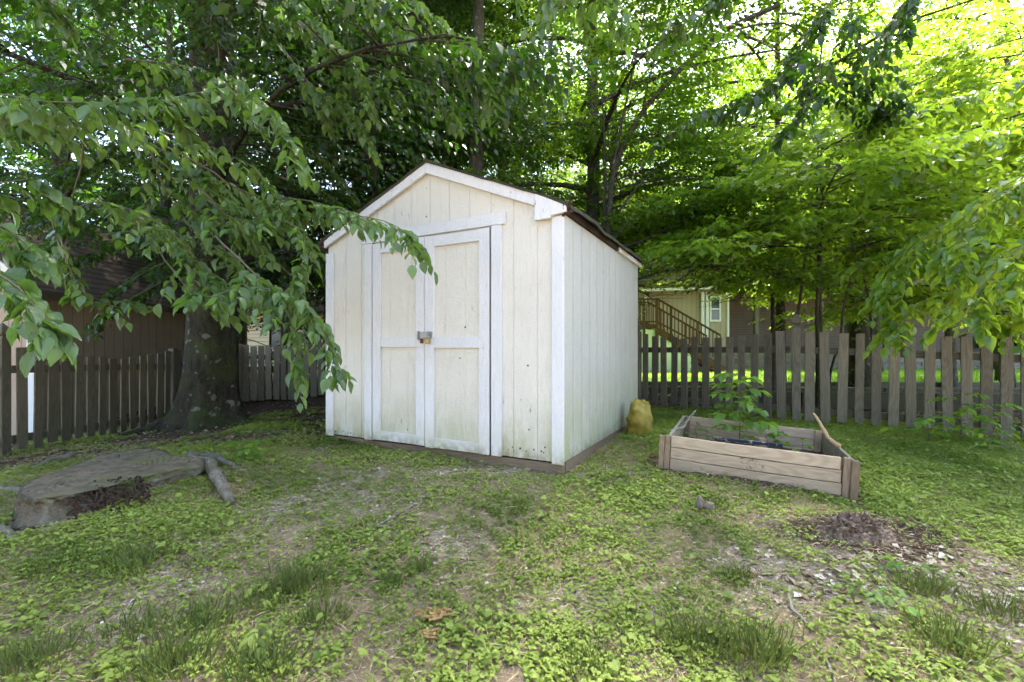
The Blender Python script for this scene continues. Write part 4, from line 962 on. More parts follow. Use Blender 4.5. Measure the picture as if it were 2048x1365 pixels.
    for yy, nm in ((-.03, 'handrail'), (1.2, 'handrail')):
        a = MB(); a.bar((xa, yy, Z2(599)), (xb, yy, Z2(599)), .09, .05); a.bar((xb, yy, Z2(599)), (xc, yy, Z2(671)), .09, .06); a.bar((xb, yy, Z2(645)), (xc - .2, yy, Z2(705)), .05, .06); a.bar((xa, yy, Z2(644)), (xb, yy, Z2(644)), .05, .06); a.build(nm, DECK, st)
        for i in range(24):
            f = i / 23; x = xa + (xc - xa) * f; zt = Z2(600) if x < xb else Z2(600 + (x - xb) / (xc - xb) * 71); a = MB(); w = .016 if i % 7 != 3 else .045
            a.box(x - w, x + w, yy - .03, yy - .001, zt - 1.0 if w < .02 else max(-.2, zt - 1.35), zt - .03 if w < .02 else zt + .05); a.build('baluster' if w < .02 else 'newel', DECKZ, st)
    for px in (1313,): a = MB(); a.box(X2(px) - .06, X2(px) + .06, -.08, -.03, -.3, Z2(597)); a.build('newel', DECKZ, st)
    lat = MB(); x0, x1, z0, z1 = X2(1262), X2(1386), -.1, Z2(660); p = .085
    top = lambda x: z1 if x < xb else z1 + (x - xb) / (X2(1386) - xb) * (Z2(712) - z1)
    def clip(ax, az, bx, bz, y):
        m = 14; pts = [(ax + (bx - ax) * i / m, az + (bz - az) * i / m) for i in range(m + 1)]; seg = [q for q in pts if x0 <= q[0] <= x1 and z0 <= q[1] <= top(q[0])]
        if len(seg) > 1: lat.bar((seg[0][0], y, seg[0][1]), (seg[-1][0], y, seg[-1][1]), .008, .036, (0, 0, 1))
    Ht = z1 - z0
    for i in range(int((x1 - x0 + Ht) / p)):
        x = x0 - Ht + i * p; clip(x, z0, x + Ht, z1, .02); clip(x + Ht, z0, x, z1, .03)
    lat.build('lattice', WHT, st)
    # pale block standing behind the back fence between trunk and shed
    h2 = thing('house', 'pale yellow house glimpsed between the big trunk and the shed', 'house', (-9., 22., gzs(-9, 22))); a = MB(); a.box(-6, 0.6, 0, 5, -.3, 2.6); a.build('wall', siding('pale_siding', (.55, .48, .30), (.62, .55, .38), .18, 0, True), h2)
    a = MB(); a.prism([(-6.5, 2.55), (1.1, 2.55), (1.1, 2.75), (-2.7, 4.4), (-6.5, 2.75)], -.4, 5.4); a.build('roof', flat_mat('dark_shingle', (.08, .07, .065), .95, nz=.6), h2)
    for x in (-4.6, -2.2, -.6): a = MB(); a.box(x - .5, x + .5, -.06, -.003, .9, 2.1); o = a.build('window', WHT, h2); a = MB(); a.box(x - .42, x + .42, -.07, -.061, .98, 2.02); a.build('pane', GLASS, o)
far_house()

def added_house():
    # brick house added at the photographer's back, outside the frame: it shuts off the low sky on that side
    y = -8.5; z = gzs(0, y); root = thing('house', 'unseen brick house added behind the photographer to block the low sky', 'house', (0, y, z))
    g = G('added_house_brick'); br = g.n('ShaderNodeTexBrick', {'Vector': g.mapv(g.obj(), (1, 1, 1)), 'Color1': (.12, .10, .085), 'Color2': (.16, .135, .115), 'Mortar': (.22, .22, .21), 'Scale': 3.5})
    m = g.done(g.prin(br.outputs[0], .9, None, .2))
    a = MB(); a.box(-11, 11, -8, 0, -1, 6.4); a.build('wall', m, root)  # wall of the added unseen house
    a = MB(); a.prism([(-11.6, 6.3), (11.6, 6.3), (11.6, 6.5), (0, 9.4), (-11.6, 6.5)], -8.5, .5); a.build('roof', flat_mat('added_house_shingle', (.06, .055, .05), .95, nz=.5), root)  # roof of the added unseen house
    for x in (-8, -4.5, 1., 4.5, 8):
        for z0 in (.9, 3.9):
            a = MB(); a.box(x - .6, x + .6, .003, .06, z0, z0 + 1.5); o = a.build('window', WHT, root); a = MB(); a.box(x - .5, x + .5, .061, .07, z0 + .1, z0 + 1.4); a.build('pane', GLASS, o)
    a = MB(); a.box(-2.3, -1.3, .003, .07, 0, 2.1); a.build('door', DECKZ, root)
added_house()

def stone_wall():
    root = thing('stone_wall', 'low dry stone retaining wall between the lawn and the house', 'wall', (8., 19.4, gzs(8, 19.4))); r = np.random.default_rng(3); mb = MB(); z = -.1
    while z < .78:
        h = .09 + .07 * r.random(); x = -2.2 + r.random() * .2
        while x < 22:
            w = .25 + .5 * r.random(); j = r.random(4) * .04; mb.box(x, x + w - .015, -j[0], .35, z, z + h - .012); x += w
        z += h
    g = G('grey_stone'); n = g.noise(g.obj(), 4., 5.); mb.build('stones', g.done(g.prin(g.mix(n, (.10, .085, .07), (.27, .235, .20)), .95, g.bump(n, .7, .03), .1)), root, bevel=0)
stone_wall()
def timber_steps():
    # stacked landscape timbers and low rails just beyond the right fence
    for i, (x0, y0, x1, y1, z, lb) in enumerate(((2.9, 8.2, 11.5, 7.4, .18, 'dark landscape timber directly behind the right picket fence'), (2.2, 9.7, 13, 9.0, .17, 'middle dark landscape timber beyond the right picket fence'), (2.0, 11.0, 15, 10.6, .15, 'farthest dark landscape timber at the near edge of the lawn'))):
        t = thing('landscape_timber', lb, 'timber', (x0, y0, gzs(x0, y0)), 0, 'landscape timbers beyond the fence'); q = MB()
        L = math.hypot(x1 - x0, y1 - y0); n = 4
        for k in range(n):
            a = L * k / n + .01; b = L * (k + 1) / n - .01; q.box(a, b, -.08, .08, -.12, z)
        o = q.build('beam', M['rail'], t, bevel=.01); o.rotation_euler = (0, 0, math.atan2(y1 - y0, x1 - x0))
timber_steps()
# ---------------------------------------------------------------- trees
def big_trunk():
    x, y = -4.02, 6.05; z = gzs(x, y) - .08
    root = thing('beech_tree', 'massive old beech tree with buttressed mossy trunk left of the shed', 'tree', (x, y, z)); r_ = np.random.default_rng(2)
    n = 40; v = []; f = []; zs = [0, .05, .1, .17, .25, .35, .47, .6, .8, 1.05, 1.4, 1.9, 2.5, 3.2, 4., 5.2, 6.6, 8.2, 10, 12, 14]
    lobes = [(-2.65, 1.5), (-.15, 1.6), (-1.35, .9), (-2.0, .8), (-.75, .7), (1.2, 1.), (2.4, 1.)]
    for z_ in zs:
        r0 = .295 * (1 - .5 * min(1, z_ / 14)) * (1 + .06 * math.exp(-z_ / .8)); cx = .012 * z_ + .03 * math.sin(z_ * .7)
        for j in range(n):
            a = j / n * 2 * math.pi - math.pi; fl = 0
            for la, s in lobes:
                d = (a - la + math.pi) % (2 * math.pi) - math.pi; fl += s * .40 * math.exp(-(d / .33) ** 2) * math.exp(-(z_ / .27) ** .9)
            rr = r0 * (1 + .05 * math.sin(3 * a + z_ * .5) + .035 * math.sin(5 * a + 1)) + fl * .80 + .015 * (vnoise(a * 3, z_ * 3, 2., 61) - .5)
            v.append((cx + rr * math.cos(a), rr * math.sin(a), z_))
    for i in range(len(zs) - 1):
        for j in range(n): f.append((i * n + j, i * n + (j + 1) % n, (i + 1) * n + (j + 1) % n, (i + 1) * n + j))
    mb = MB(); mb.add(v, f)
    for la, s in lobes[:2]:
        q = np.array([(.34 * math.cos(la), .34 * math.sin(la), .22), (.58 * math.cos(la), .58 * math.sin(la), .10), (.85 * math.cos(la + .1), .85 * math.sin(la + .1), .04), (1.1 * math.cos(la + .05), 1.1 * math.sin(la + .05), -.03)]); mb.tube(resample(q, .08), np.linspace(.10, .02, len(resample(q, .08))), 9, jit=.1)
    S = []; D = []; L = []
    for i in range(30):
        h = 2.2 + i * .38; a = i * 2.4 + .6; ll = 4.8 * (1 - i / 46); d = np.array([math.cos(a), math.sin(a), 0]); s = np.linspace(0, 1, 8)[:, None]; sd = np.array([-d[1], d[0], 0])
        lp = np.array([.012 * h, 0, h]) + d * s * ll + sd * (r_.random() - .5) * s ** 2 * ll * .5 + np.array([0, 0, 1.]) * ll * (.40 * s - .36 * s ** 2)
        mb.tube(lp, np.linspace(.05 * (1 - i / 40), .006, 8), 7, cap=False)
        nt_ = int(60 * ll); u = r_.random(nt_) ** .8 * .9 + .1; t3 = np.array([np.interp(u, s[:, 0], lp[:, j]) for j in range(3)]).T; sg = np.where(r_.random(nt_) < .5, 1., -1.); lat = r_.random(nt_) * .45 * ll * (1.15 - u * .8)
        st = t3 + (sd * sg[:, None] + d * .5) * lat[:, None] + np.array([0, 0, 1.]) * ((r_.random(nt_) - .6) * (.12 + .14 * lat))[:, None]
        S.append(st); D.append(sd * sg[:, None] * .7 + d * .6 + (r_.random((nt_, 3)) - .5) * [.9, .9, .4]); L.append(.55 * (.6 + .7 * r_.random(nt_)))
        for j in range(0, nt_, 7):
            q = np.array([t3[j], (t3[j] + st[j]) / 2 + [0, 0, .03], st[j], st[j] + norm(D[-1][j]) * .3]); mb.tube(q, np.linspace(.011, .002, 4), 4, cap=False)
    mb.build('trunk', M['bark_beech'], root, True)
    S = np.concatenate(S); D = np.concatenate(D); L = np.concatenate(L)
    # keep the crown out of the shed and off the lens
    W = S + np.array([x, y, z]); ratio = W[:, 0] / np.maximum(W[:, 1], .1)
    keep = ~((W[:, 1] < 2.4) & (W[:, 2] < 3.4)) & ~((W[:, 2] < 3.2) & (W[:, 0] > -2.3) & (W[:, 1] < 7.5)) & (W[:, 2] > 1.75)
    S, D, L = S[keep], D[keep], L[keep]
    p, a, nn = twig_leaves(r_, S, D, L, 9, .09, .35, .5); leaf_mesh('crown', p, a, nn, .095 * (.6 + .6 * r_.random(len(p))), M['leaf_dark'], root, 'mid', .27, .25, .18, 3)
    return root
BIG = big_trunk()
for i, l in enumerate(([(420, 330, 5.6), (330, 360, 5.0), (220, 400, 4.6), (120, 470, 4.3), (60, 520, 4.2)], [(430, 400, 5.6), (350, 450, 5.0), (250, 480, 4.7), (150, 530, 4.5)], [(440, 430, 5.6), (380, 500, 5.0), (300, 540, 4.6), (230, 580, 4.4)],
                       [(450, 380, 5.6), (530, 420, 5.0), (600, 470, 4.8), (650, 540, 4.8)], [(450, 450, 5.6), (520, 500, 5.1), (590, 560, 5.0), (625, 630, 5.0)], [(420, 300, 5.6), (300, 300, 4.8), (180, 330, 4.4), (40, 360, 4.2)],
                       [(430, 260, 5.6), (340, 240, 4.8), (240, 280, 4.4), (150, 340, 4.2)], [(440, 250, 5.6), (540, 260, 4.8), (620, 300, 4.6), (690, 370, 4.6)], [(430, 480, 5.6), (360, 540, 4.9), (260, 600, 4.6), (200, 640, 4.5)], [(400, 200, 5.6), (250, 160, 4.6), (100, 180, 4.2), (-40, 250, 4.)],
                       [(450, 330, 5.6), (540, 350, 5.0), (640, 380, 4.8), (700, 430, 4.8)], [(380, 470, 5.4), (250, 440, 5.), (120, 440, 4.8), (20, 460, 4.6)],
                       [(440, 120, 5.6), (430, 40, 5.0), (400, 60, 4.6), (360, 140, 4.4)], [(450, 60, 5.6), (500, -20, 5.0), (520, 40, 4.7), (500, 130, 4.6)], [(430, 180, 5.6), (460, 130, 5.0), (470, 180, 4.7), (460, 260, 4.6)], [(420, 20, 5.6), (320, -60, 4.8), (250, 0, 4.5), (200, 80, 4.4)], [(450, 20, 5.6), (450, -80, 4.7), (430, -20, 4.4), (420, 60, 4.3)], [(460, 0, 5.6), (600, -60, 4.8), (680, 20, 4.6), (700, 110, 4.6)]
                       )):
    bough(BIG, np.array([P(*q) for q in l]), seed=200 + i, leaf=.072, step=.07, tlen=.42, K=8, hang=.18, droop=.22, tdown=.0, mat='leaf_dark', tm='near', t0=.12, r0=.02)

# the elm whose drooping boughs hang into the picture from the left; its trunk stands outside the frame
def elm():
    x, y = -4.3, 1.3; root = thing('elm_tree', 'drooping elm boughs with large serrated leaves hanging in from the left', 'tree', (x, y, gzs(x, y) - .05)); base = np.array(root.location)
    mb = MB(); t = np.linspace(0, 1, 14)[:, None]; tp = np.hstack([.25 * t ** 2 * 1.5, .5 * t ** 2, t * 8.5]); mb.tube(tp, .19 * (1 - .75 * t[:, 0]) * (1 + .5 * np.exp(-t[:, 0] * 20)), 12)
    def arm(h, *pts, r0=.035, r1=.010):
        p0 = np.array([0.1, .05, h]); q = resample(np.vstack([p0, np.array(pts) - base]), .15); mb.tube(q, np.linspace(r0, r1, len(q)), 7, cap=False)
    def B(l, **k):
        k['step'] = k.get('step', .085) * 1.1; k['tlen'] = k.get('tlen', .36) * 1.15; k['leaf'] = k.get('leaf', .09) * 1.12; k['hang'] = k.get('hang', .4); k['droop'] = k.get('droop', .38)
        return bough(root, np.array([P(*q) for q in l]), width=.29, **k)
    A0 = P(-260, 60, 2.6); arm(2.5, P(-500, 60, 2.2), A0, P(-200, 120, 2.7)); 
    B([(-200, 120, 2.7), (0, 190, 2.5), (200, 208, 2.6), (380, 190, 2.8), (470, 172, 2.9), (545, 222, 2.9), (592, 300, 2.9)], seed=1, leaf=.092, step=.075, tlen=.34, t0=.1)
    B([(-150, 150, 2.9), (60, 230, 2.9), (220, 240, 3.0), (390, 285, 3.1), (500, 330, 3.2), (560, 400, 3.2)], seed=2, leaf=.088, tlen=.30, step=.1)
    B([(-180, 330, 2.6), (-40, 370, 2.6), (50, 360, 2.7), (100, 380, 2.8)], seed=3, tlen=.22, step=.12)
    arm(2.1, P(-420, 420, 2.), P(-180, 330, 2.6)); 
    B([(-180, 520, 2.0), (-70, 520, 2.0), (10, 560, 2.0), (62, 604, 2.0), (98, 655, 2.0)], seed=4, tlen=.17, leaf=.095, step=.085, hang=.6)
    B([(-150, 400, 2.4), (-40, 430, 2.4), (30, 470, 2.4), (60, 500, 2.4)], seed=14, tlen=.22, leaf=.095, step=.085)
    arm(1.8, P(-420, 560, 1.7), P(-180, 520, 2.0)); arm(2.0, P(-400, 430, 1.9), P(-150, 400, 2.4), r1=.006)
    # stem with grey bark dropping from the long bough
    B([(172, 225, 2.7), (168, 300, 3.0), (150, 370, 3.1), (135, 430, 3.15)], seed=5, tlen=.12, step=.3, r0=.010, t0=.85)
    B([(135, 425, 3.1), (190, 405, 3.1), (260, 420, 3.1), (330, 455, 3.1), (375, 500, 3.1), (430, 560, 3.1)], seed=6, tlen=.30, step=.08, leaf=.088)
    B([(300, 300, 3.2), (345, 400, 3.5), (420, 430, 3.5), (500, 470, 3.5)], seed=7, tlen=.30, step=.11, leaf=.085)
    B([(250, 250, 3.1), (400, 330, 3.3), (500, 388, 3.3), (615, 402, 3.25), (720, 430, 3.15), (790, 450, 3.0), (822, 482, 2.95)], seed=8, tlen=.30, step=.08, leaf=.082, t0=.3)
    B([(400, 380, 3.3), (470, 440, 3.2), (560, 440, 3.1), (610, 480, 3.1), (595, 560, 3.1)], seed=9, tlen=.26, step=.09, leaf=.085)
    B([(260, 420, 3.3), (330, 520, 3.1), (400, 592, 2.95), (480, 576, 2.85), (560, 582, 2.85), (618, 620, 2.85), (655, 680, 2.82), (680, 735, 2.8)], seed=10, tlen=.24, step=.068, leaf=.082, t0=.35, hang=.7)
    B([(430, 470, 3.0), (500, 540, 2.95), (560, 590, 2.9), (590, 660, 2.9), (600, 740, 2.9)], seed=12, tlen=.26, step=.085, leaf=.085, t0=.3, hang=.8)
    B([(100, 430, 3.4), (150, 560, 3.5), (200, 600, 3.6), (260, 600, 3.7)], seed=13, tlen=.3, step=.10, leaf=.09)
    B([(220, 250, 3.3), (320, 300, 3.5), (400, 340, 3.6), (460, 390, 3.6), (500, 460, 3.6)], seed=15, tlen=.32, step=.085, leaf=.09)
    B([(200, 470, 3.6), (300, 460, 3.8), (400, 480, 3.9), (470, 520, 3.9), (500, 580, 3.9)], seed=16, tlen=.32, step=.085, leaf=.09)
    B([(250, 120, 3.3), (350, 130, 3.6), (440, 160, 3.7), (500, 220, 3.7)], seed=17, tlen=.32, step=.085, leaf=.09)
    # sprays hanging down at the top
    for i, l in enumerate(([(430, -120, 3.3), (560, -20, 3.5), (640, 60, 3.6), (700, 120, 3.7), (735, 185, 3.7)], [(700, -120, 3.2), (800, -10, 3.4), (880, 50, 3.5), (945, 110, 3.6), (968, 170, 3.6)],
                           [(620, 60, 3.6), (700, 150, 3.9), (790, 155, 4.0), (860, 175, 4.0), (905, 230, 4.0)], [(560, 90, 3.8), (640, 190, 3.9), (690, 210, 4.0), (735, 270, 4.0)],
                           [(1180, -150, 3.2), (1130, -20, 3.4), (1090, 60, 3.5), (1050, 100, 3.5), (1015, 140, 3.5)], [(1000, -120, 3.4), (1120, -40, 3.6), (1200, 0, 3.7), (1240, 40, 3.7)], [(40, -140, 2.7), (80, -30, 2.7), (105, 10, 2.7), (118, 30, 2.7)],
                           [(600, -140, 3.0), (700, -60, 3.3), (760, 0, 3.4), (800, 60, 3.5)])):
        B(l, seed=30 + i, tlen=.34 if i != 6 else .12, step=.075, leaf=.085, t0=.2, hang=.35)
        if i in (0, 1, 4, 5, 6, 7): arm(4.4 + .3 * i, P(l[0][0] - 150, -420, l[0][2]), P(*l[0]), r0=.05, r1=.009)
    r_ = np.random.default_rng(5); S = []; D = []; L = []  # upper crown added overhead to darken the left side
    for i in range(16):
        h = 4.6 + i * .24; a = -.3 + (i * .618 % 1) * 2.6; ll = 4.2 * (.7 + .5 * r_.random()); d = np.array([math.cos(a), math.sin(a), 0]); s = np.linspace(0, 1, 8)[:, None]; sd = np.array([-d[1], d[0], 0])
        lp = np.array([.1, .1, h]) + d * s * ll + np.array([0, 0, 1.]) * ll * (.45 * s - .25 * s ** 2); mb.tube(lp, np.linspace(.05, .008, 8), 7, cap=False)
        n_ = int(20 * ll); u = r_.random(n_) ** .8 * .9 + .1; t3 = np.array([np.interp(u, s[:, 0], lp[:, j]) for j in range(3)]).T; sg = np.where(r_.random(n_) < .5, 1., -1.); lat = r_.random(n_) * .45 * ll * (1.15 - u * .8)
        S.append(t3 + (sd * sg[:, None] + d * .5) * lat[:, None] + np.array([0, 0, 1.]) * ((r_.random(n_) - .4) * .4)[:, None]); D.append(sd * sg[:, None] * .7 + d * .6 + (r_.random((n_, 3)) - .5) * [.9, .9, .4]); L.append(.5 * (.6 + .7 * r_.random(n_)))
    S = np.concatenate(S); D = np.concatenate(D); L = np.concatenate(L); p, a_, nn = twig_leaves(r_, S, D, L, 9, .09, .35, .4)
    leaf_mesh('crown', p, a_, nn, .10 * (.6 + .6 * r_.random(len(p))), M['leaf_dark'], root, 'mid', .3, .25, .18, 3)  # the added upper crown that darkens the left side
    mb.build('trunk', M['bark_dark'], root, True)
    return root
ELM = elm()

# trees with trunks one can see
L = []
def T(px, d, r, H, nl, h0, ll, seed, label, name='tall_tree', **k):
    x = (px - CX) / F * d; return make_tree(name, label, (x, d), H, r, nl, h0, ll, seed, **k)
T(1184, 9.2, .165, 14, 32, 2.0, 4.0, 11, 'straight dark trunk tree rising directly behind the shed roof', twigs=50, top=1.)
T(1225, 12.0, .15, 14, 34, 4.2, 4.4, 34, 'tree whose crown closes the view above the arching limb', twigs=40, leaf=.10)
T(1560, 9.5, .10, 11, 26, 5.4, 3.6, 35, 'slender tree behind the multi stemmed tree with a high crown', twigs=34, leaf=.10, leafmat='leaf_beech')
t760 = T(760, 10.6, .10, 12, 28, 1.8, 3.5, 12, 'slim dark tree behind the left slope of the shed roof', twigs=50, top=1.4, leafmat='leaf_dark')
t836 = T(838, 12.0, .18, 14, 32, 2.4, 4.2, 13, 'thicker dark tree behind the shed ridge', twigs=46, top=1.3, leafmat='leaf_dark')
T(120, 12.5, .26, 14, 26, 2.6, 4.8, 14, 'dark tree behind the garage at the far left', twigs=44, leafmat='leaf_dark')
T(330, 10.5, .15, 12, 22, 2.2, 4.0, 15, 'tree behind the old beech, seen through its leaves', twigs=50, leafmat='leaf_dark')
make_tree('tall_tree', 'tree added close behind the shed whose low crown shades the back fence', (-2.6, 8.5), 10, .09, 26, 2.1, 2.6, 41, twigs=46, leafmat='leaf_dark')  # added so that its crown darkens the fence behind
T(575, 10.6, .14, 13, 24, 1.8, 4.2, 16, 'tree behind the back fence between the beech and the shed', twigs=48, leafmat='leaf_dark')
T(1000, 14.0, .18, 14, 22, 2.2, 4.4, 17, 'background tree whose crown fills the gap behind the shed ridge', twigs=44)
T(1703, 17., .24, 15, 16, 5.5, 4.2, 18, 'tall pale trunk rising above the lawn on the right', twigs=18, bark='bark_beech', leaf=.13)
T(1717, 10.2, .22, 9, 0, 9, 1, 19, 'stout mottled trunk seen through the right tree, near the stone wall', bark='bark_beech', name='bare_trunk_tree')

def arching(mb, root):
    base = np.array(root.location)
    for l, r0, r1 in (([(1205, 640, 7.6), (1218, 430, 7.4), (1232, 330, 7.2), (1285, 225, 7.), (1380, 120, 6.6), (1452, 60, 6.2), (1560, 10, 5.8)], .055, .03), ([(1225, 340, 7.2), (1243, 250, 7.0), (1270, 120, 6.6), (1290, 20, 6.2)], .025, .012),
                      ([(1380, 120, 6.6), (1470, 62, 6.4), (1570, 48, 6.2), (1620, 90, 6.0)], .022, .008), ([(1285, 225, 7.), (1300, 150, 6.8), (1330, 60, 6.6)], .02, .008), ([(1240, 420, 7.2), (1300, 350, 7.2), (1400, 300, 7.2)], .02, .006),
                      ([(1210, 500, 7.4), (1280, 430, 7.3), (1400, 400, 7.2)], .02, .006), ([(1225, 500, 7.4), (1290, 480, 7.3), (1380, 440, 7.2), (1500, 450, 7.)], .02, .006)):
        q = resample(np.array([P(*p) for p in l]), .12) - base; mb.tube(q, np.linspace(r0, r1, len(q)), 8, cap=False)
T(1205, 7.6, .06, 5.2, 22, 1.7, 2.9, 21, 'young tree with a long limb arching right over the shed corner', name='arching_tree', extra=arching, twigs=56, tlen=.45, leaf=.085, K=9, az=.3, azw=1.8, spread=.5)

T(2260, 6.0, .24, 12.5, 16, 7.6, 6.4, 27, 'tall oak added outside the right edge, its unseen high crown shading the yard', name='added_oak', twigs=20, top=1.2, rise=.2, az=3.1, azw=.6, leaf=.12, spread=.3)  # out of view, added to keep the sun off the yard
make_tree('added_oak', 'tall oak added behind the shed whose unseen high crown shades the yard', (-.6, 7.4), 12.5, .15, 20, 7.2, 4.6, 28, twigs=25, rise=.2, az=-.9, azw=1.6, leaf=.12)  # crown above the frame, added to screen the yard from the sun
def stems(mb, root):
    base = np.array(root.location)
    for l, r0, r1 in (([(1588, 690, 6.5), (1600, 600, 6.5), (1612, 510, 6.5), (1630, 430, 6.4), (1655, 360, 6.3), (1700, 290, 6.2)], .030, .010), ([(1636, 690, 6.5), (1634, 620, 6.5), (1640, 530, 6.5), (1646, 430, 6.4), (1640, 340, 6.3)], .036, .012),
                      ([(1680, 700, 6.6), (1690, 600, 6.5), (1712, 520, 6.4), (1690, 440, 6.3)], .022, .008), ([(1745, 700, 6.7), (1738, 600, 6.6), (1725, 520, 6.5), (1760, 430, 6.4)], .026, .010), ([(1700, 615, 6.5), (1720, 600, 6.5), (1740, 575, 6.5)], .012, .006), ([(1655, 835, 6.6), (1662, 740, 6.6), (1676, 700, 6.6)], .018, .016)):
        q = [P(*p) for p in l]
        if l[0][1] > 650: q = [np.array([q[0][0], q[0][1], gzs(q[0][0], q[0][1])])] + q
        q = resample(np.array(q), .12) - base; mb.tube(q, np.linspace(r0, r1, len(q)), 8, cap=False)
DOG = T(1640, 6.6, .035, 4.3, 26, 1.9, 2.6, 22, 'multi-stemmed small tree with glowing backlit leaves beyond the right fence', name='dogwood_tree', extra=stems, twigs=40, tlen=.5, leaf=.115, K=8, leafmat='leaf_dog', hang=.14, rise=.25, width=.33, spread=.5)
T(2120, 6.4, .07, 6.0, 26, 1.5, 3.2, 23, 'spreading bright leaved tree at the right edge beyond the fence', name='dogwood_tree', twigs=38, tlen=.5, leaf=.12, K=8, leafmat='leaf_dog', hang=.14, rise=.25, width=.33, spread=.5, az=2.4, azw=2.4)
T(1545, 8.6, .045, 5.2, 22, 2.3, 2.6, 24, 'slender backlit tree between the arching tree and the stems on the right', name='dogwood_tree', twigs=40, tlen=.5, leaf=.10, K=8, leafmat='leaf_dog', hang=.14, rise=.3, width=.3, spread=.5)
T(1900, 10.5, .12, 8.5, 26, 2.2, 3.8, 25, 'leafy tree beyond the lawn edge on the right', twigs=36, leaf=.12, leafmat='leaf_dog', width=.3)
T(2010, 12.5, .16, 13.5, 34, 3.5, 4.6, 31, 'tall fine leaved tree rising behind the right edge tree', twigs=62, leaf=.11, leafmat='leaf_beech')
T(1600, 25.0, .22, 17, 30, 5.0, 4.6, 32, 'tall tree behind the house roof, closing the top of the view', twigs=30, leaf=.11, leafmat='leaf_beech')
T(2000, 19.0, .2, 17, 30, 5.0, 5.0, 36, 'tall tree beyond the stone wall at the right edge', twigs=26, leaf=.13, leafmat='leaf_beech')
T(1760, 27.0, .24, 19, 30, 6.0, 5.5, 37, 'tall tree over the right half of the house roof', twigs=24, leaf=.16, leafmat='leaf_beech')
t14 = T(1556, 14.5, .14, 10, 20, 3.8, 3.8, 26, 'tree in front of the house deck, crown above the railing', twigs=20, leaf=.12, leafmat='leaf_beech')
# boughs of a tree just outside the right edge
def right_tree():
    x, y = 6.2, 3.4; root = thing('magnolia_tree', 'glossy leaved boughs reaching in over the fence from the right edge', 'tree', (x, y, gzs(x, y) - .05)); base = np.array(root.location); mb = MB(); t = np.linspace(0, 1, 12)[:, None]
    mb.tube(np.hstack([-.3 * t ** 2, .2 * t, t * 6]), .10 * (1 - .8 * t[:, 0]), 10)
    for i, (h, l) in enumerate(((2.4, [(2250, 420, 4.3), (2080, 430, 4.2), (1960, 450, 4.2), (1860, 500, 4.2), (1800, 560, 4.2), (1760, 625, 4.2)]), (1.9, [(2260, 560, 4.0), (2120, 560, 3.9), (2000, 590, 3.9), (1900, 620, 3.95), (1830, 650, 4.0), (1790, 690, 4.0)]),
                                (3.2, [(2260, 300, 4.3), (2100, 290, 4.2), (1960, 310, 4.3), (1850, 350, 4.4), (1760, 400, 4.5)]), (2.8, [(2240, 360, 3.7), (2120, 370, 3.6), (2020, 400, 3.6), (1950, 460, 3.6), (1900, 540, 3.6)]),
                                (2.2, [(2250, 470, 3.4), (2130, 490, 3.3), (2040, 530, 3.3), (1980, 590, 3.3), (1940, 640, 3.3)]), (2.0, [(2240, 640, 4.5), (2130, 660, 4.5), (2040, 690, 4.5), (2010, 760, 4.5)]),
                                (3.8, [(2250, 180, 4.6), (2100, 190, 4.6), (1960, 220, 4.7), (1860, 250, 4.8), (1760, 280, 4.9)]), (3., [(2150, 520, 4.8), (2000, 540, 4.7), (1900, 560, 4.7), (1800, 540, 4.8), (1720, 560, 4.9)]))):
        w = np.array([P(q[0], q[1] - 34 - (70 if i == 5 else 0), q[2]) for q in l]); bough(root, w, seed=60 + i, leaf=.110, step=.085, tlen=.48, K=8, hang=.35, droop=.35, mat='leaf_dog', t0=.05, tdown=.02, width=.31, tm='near')
        q = resample(np.vstack([[-.1, .1, h + .2], w[:1] - base]), .2); mb.tube(q, np.linspace(.03, .008, len(q)), 6, cap=False)
    mb.build('trunk', M['bark_dark'], root, True)
right_tree()
# sprays with dark leaf colour standing in for silhouettes against the right-hand crowns: they hang from the arching tree's neighbour
def over_tree():
    x, y = 3.2, 2.6; x, y = 7.2, 1.6; root = thing('beech_tree', 'dark leafy sprays hanging at upper right against the bright leaves', 'tree', (x, y, gzs(x, y) - .05)); base = np.array(root.location); mb = MB(); t = np.linspace(0, 1, 12)[:, None]
    mb.tube(np.hstack([-.3 * t ** 2, .2 * t, t * 8]), .2 * (1 - .8 * t[:, 0]), 10)
    for i, l in enumerate(([(1750, -140, 3.6), (1650, 20, 3.7), (1560, 150, 3.7), (1470, 205, 3.7), (1390, 235, 3.7), (1325, 275, 3.7)], [(1640, 60, 3.7), (1640, 150, 3.8), (1600, 230, 3.8), (1560, 270, 3.8)], [(1900, -120, 3.5), (1830, -20, 3.6), (1790, 40, 3.6), (1770, 90, 3.6)],
                           [(1560, -130, 3.4), (1450, -20, 3.5), (1390, 30, 3.5), (1350, 50, 3.5)], [(1720, -60, 4.4), (1700, 60, 4.4), (1760, 150, 4.4), (1790, 210, 4.4)], [(1480, 60, 4.6), (1600, 130, 4.6), (1700, 190, 4.6), (1750, 230, 4.6)])):
        w = np.array([P(*q) for q in l]); bough(root, w, seed=80 + i, leaf=.095, step=.08, tlen=.36, K=8, hang=.3, droop=.3, mat='leaf_dark', t0=.3, tdown=0.)
        if i != 1 and i != 5: q = resample(np.vstack([[-.2, .1, 4.5 + .2 * i], w[:1] - base]), .2); mb.tube(q, np.linspace(.05, .009, len(q)), 6, cap=False)
    # canopy above and behind the camera side, outside the frame: its limbs shade the yard
    mb.build('trunk', M['bark_dark'], root, True)
over_tree()

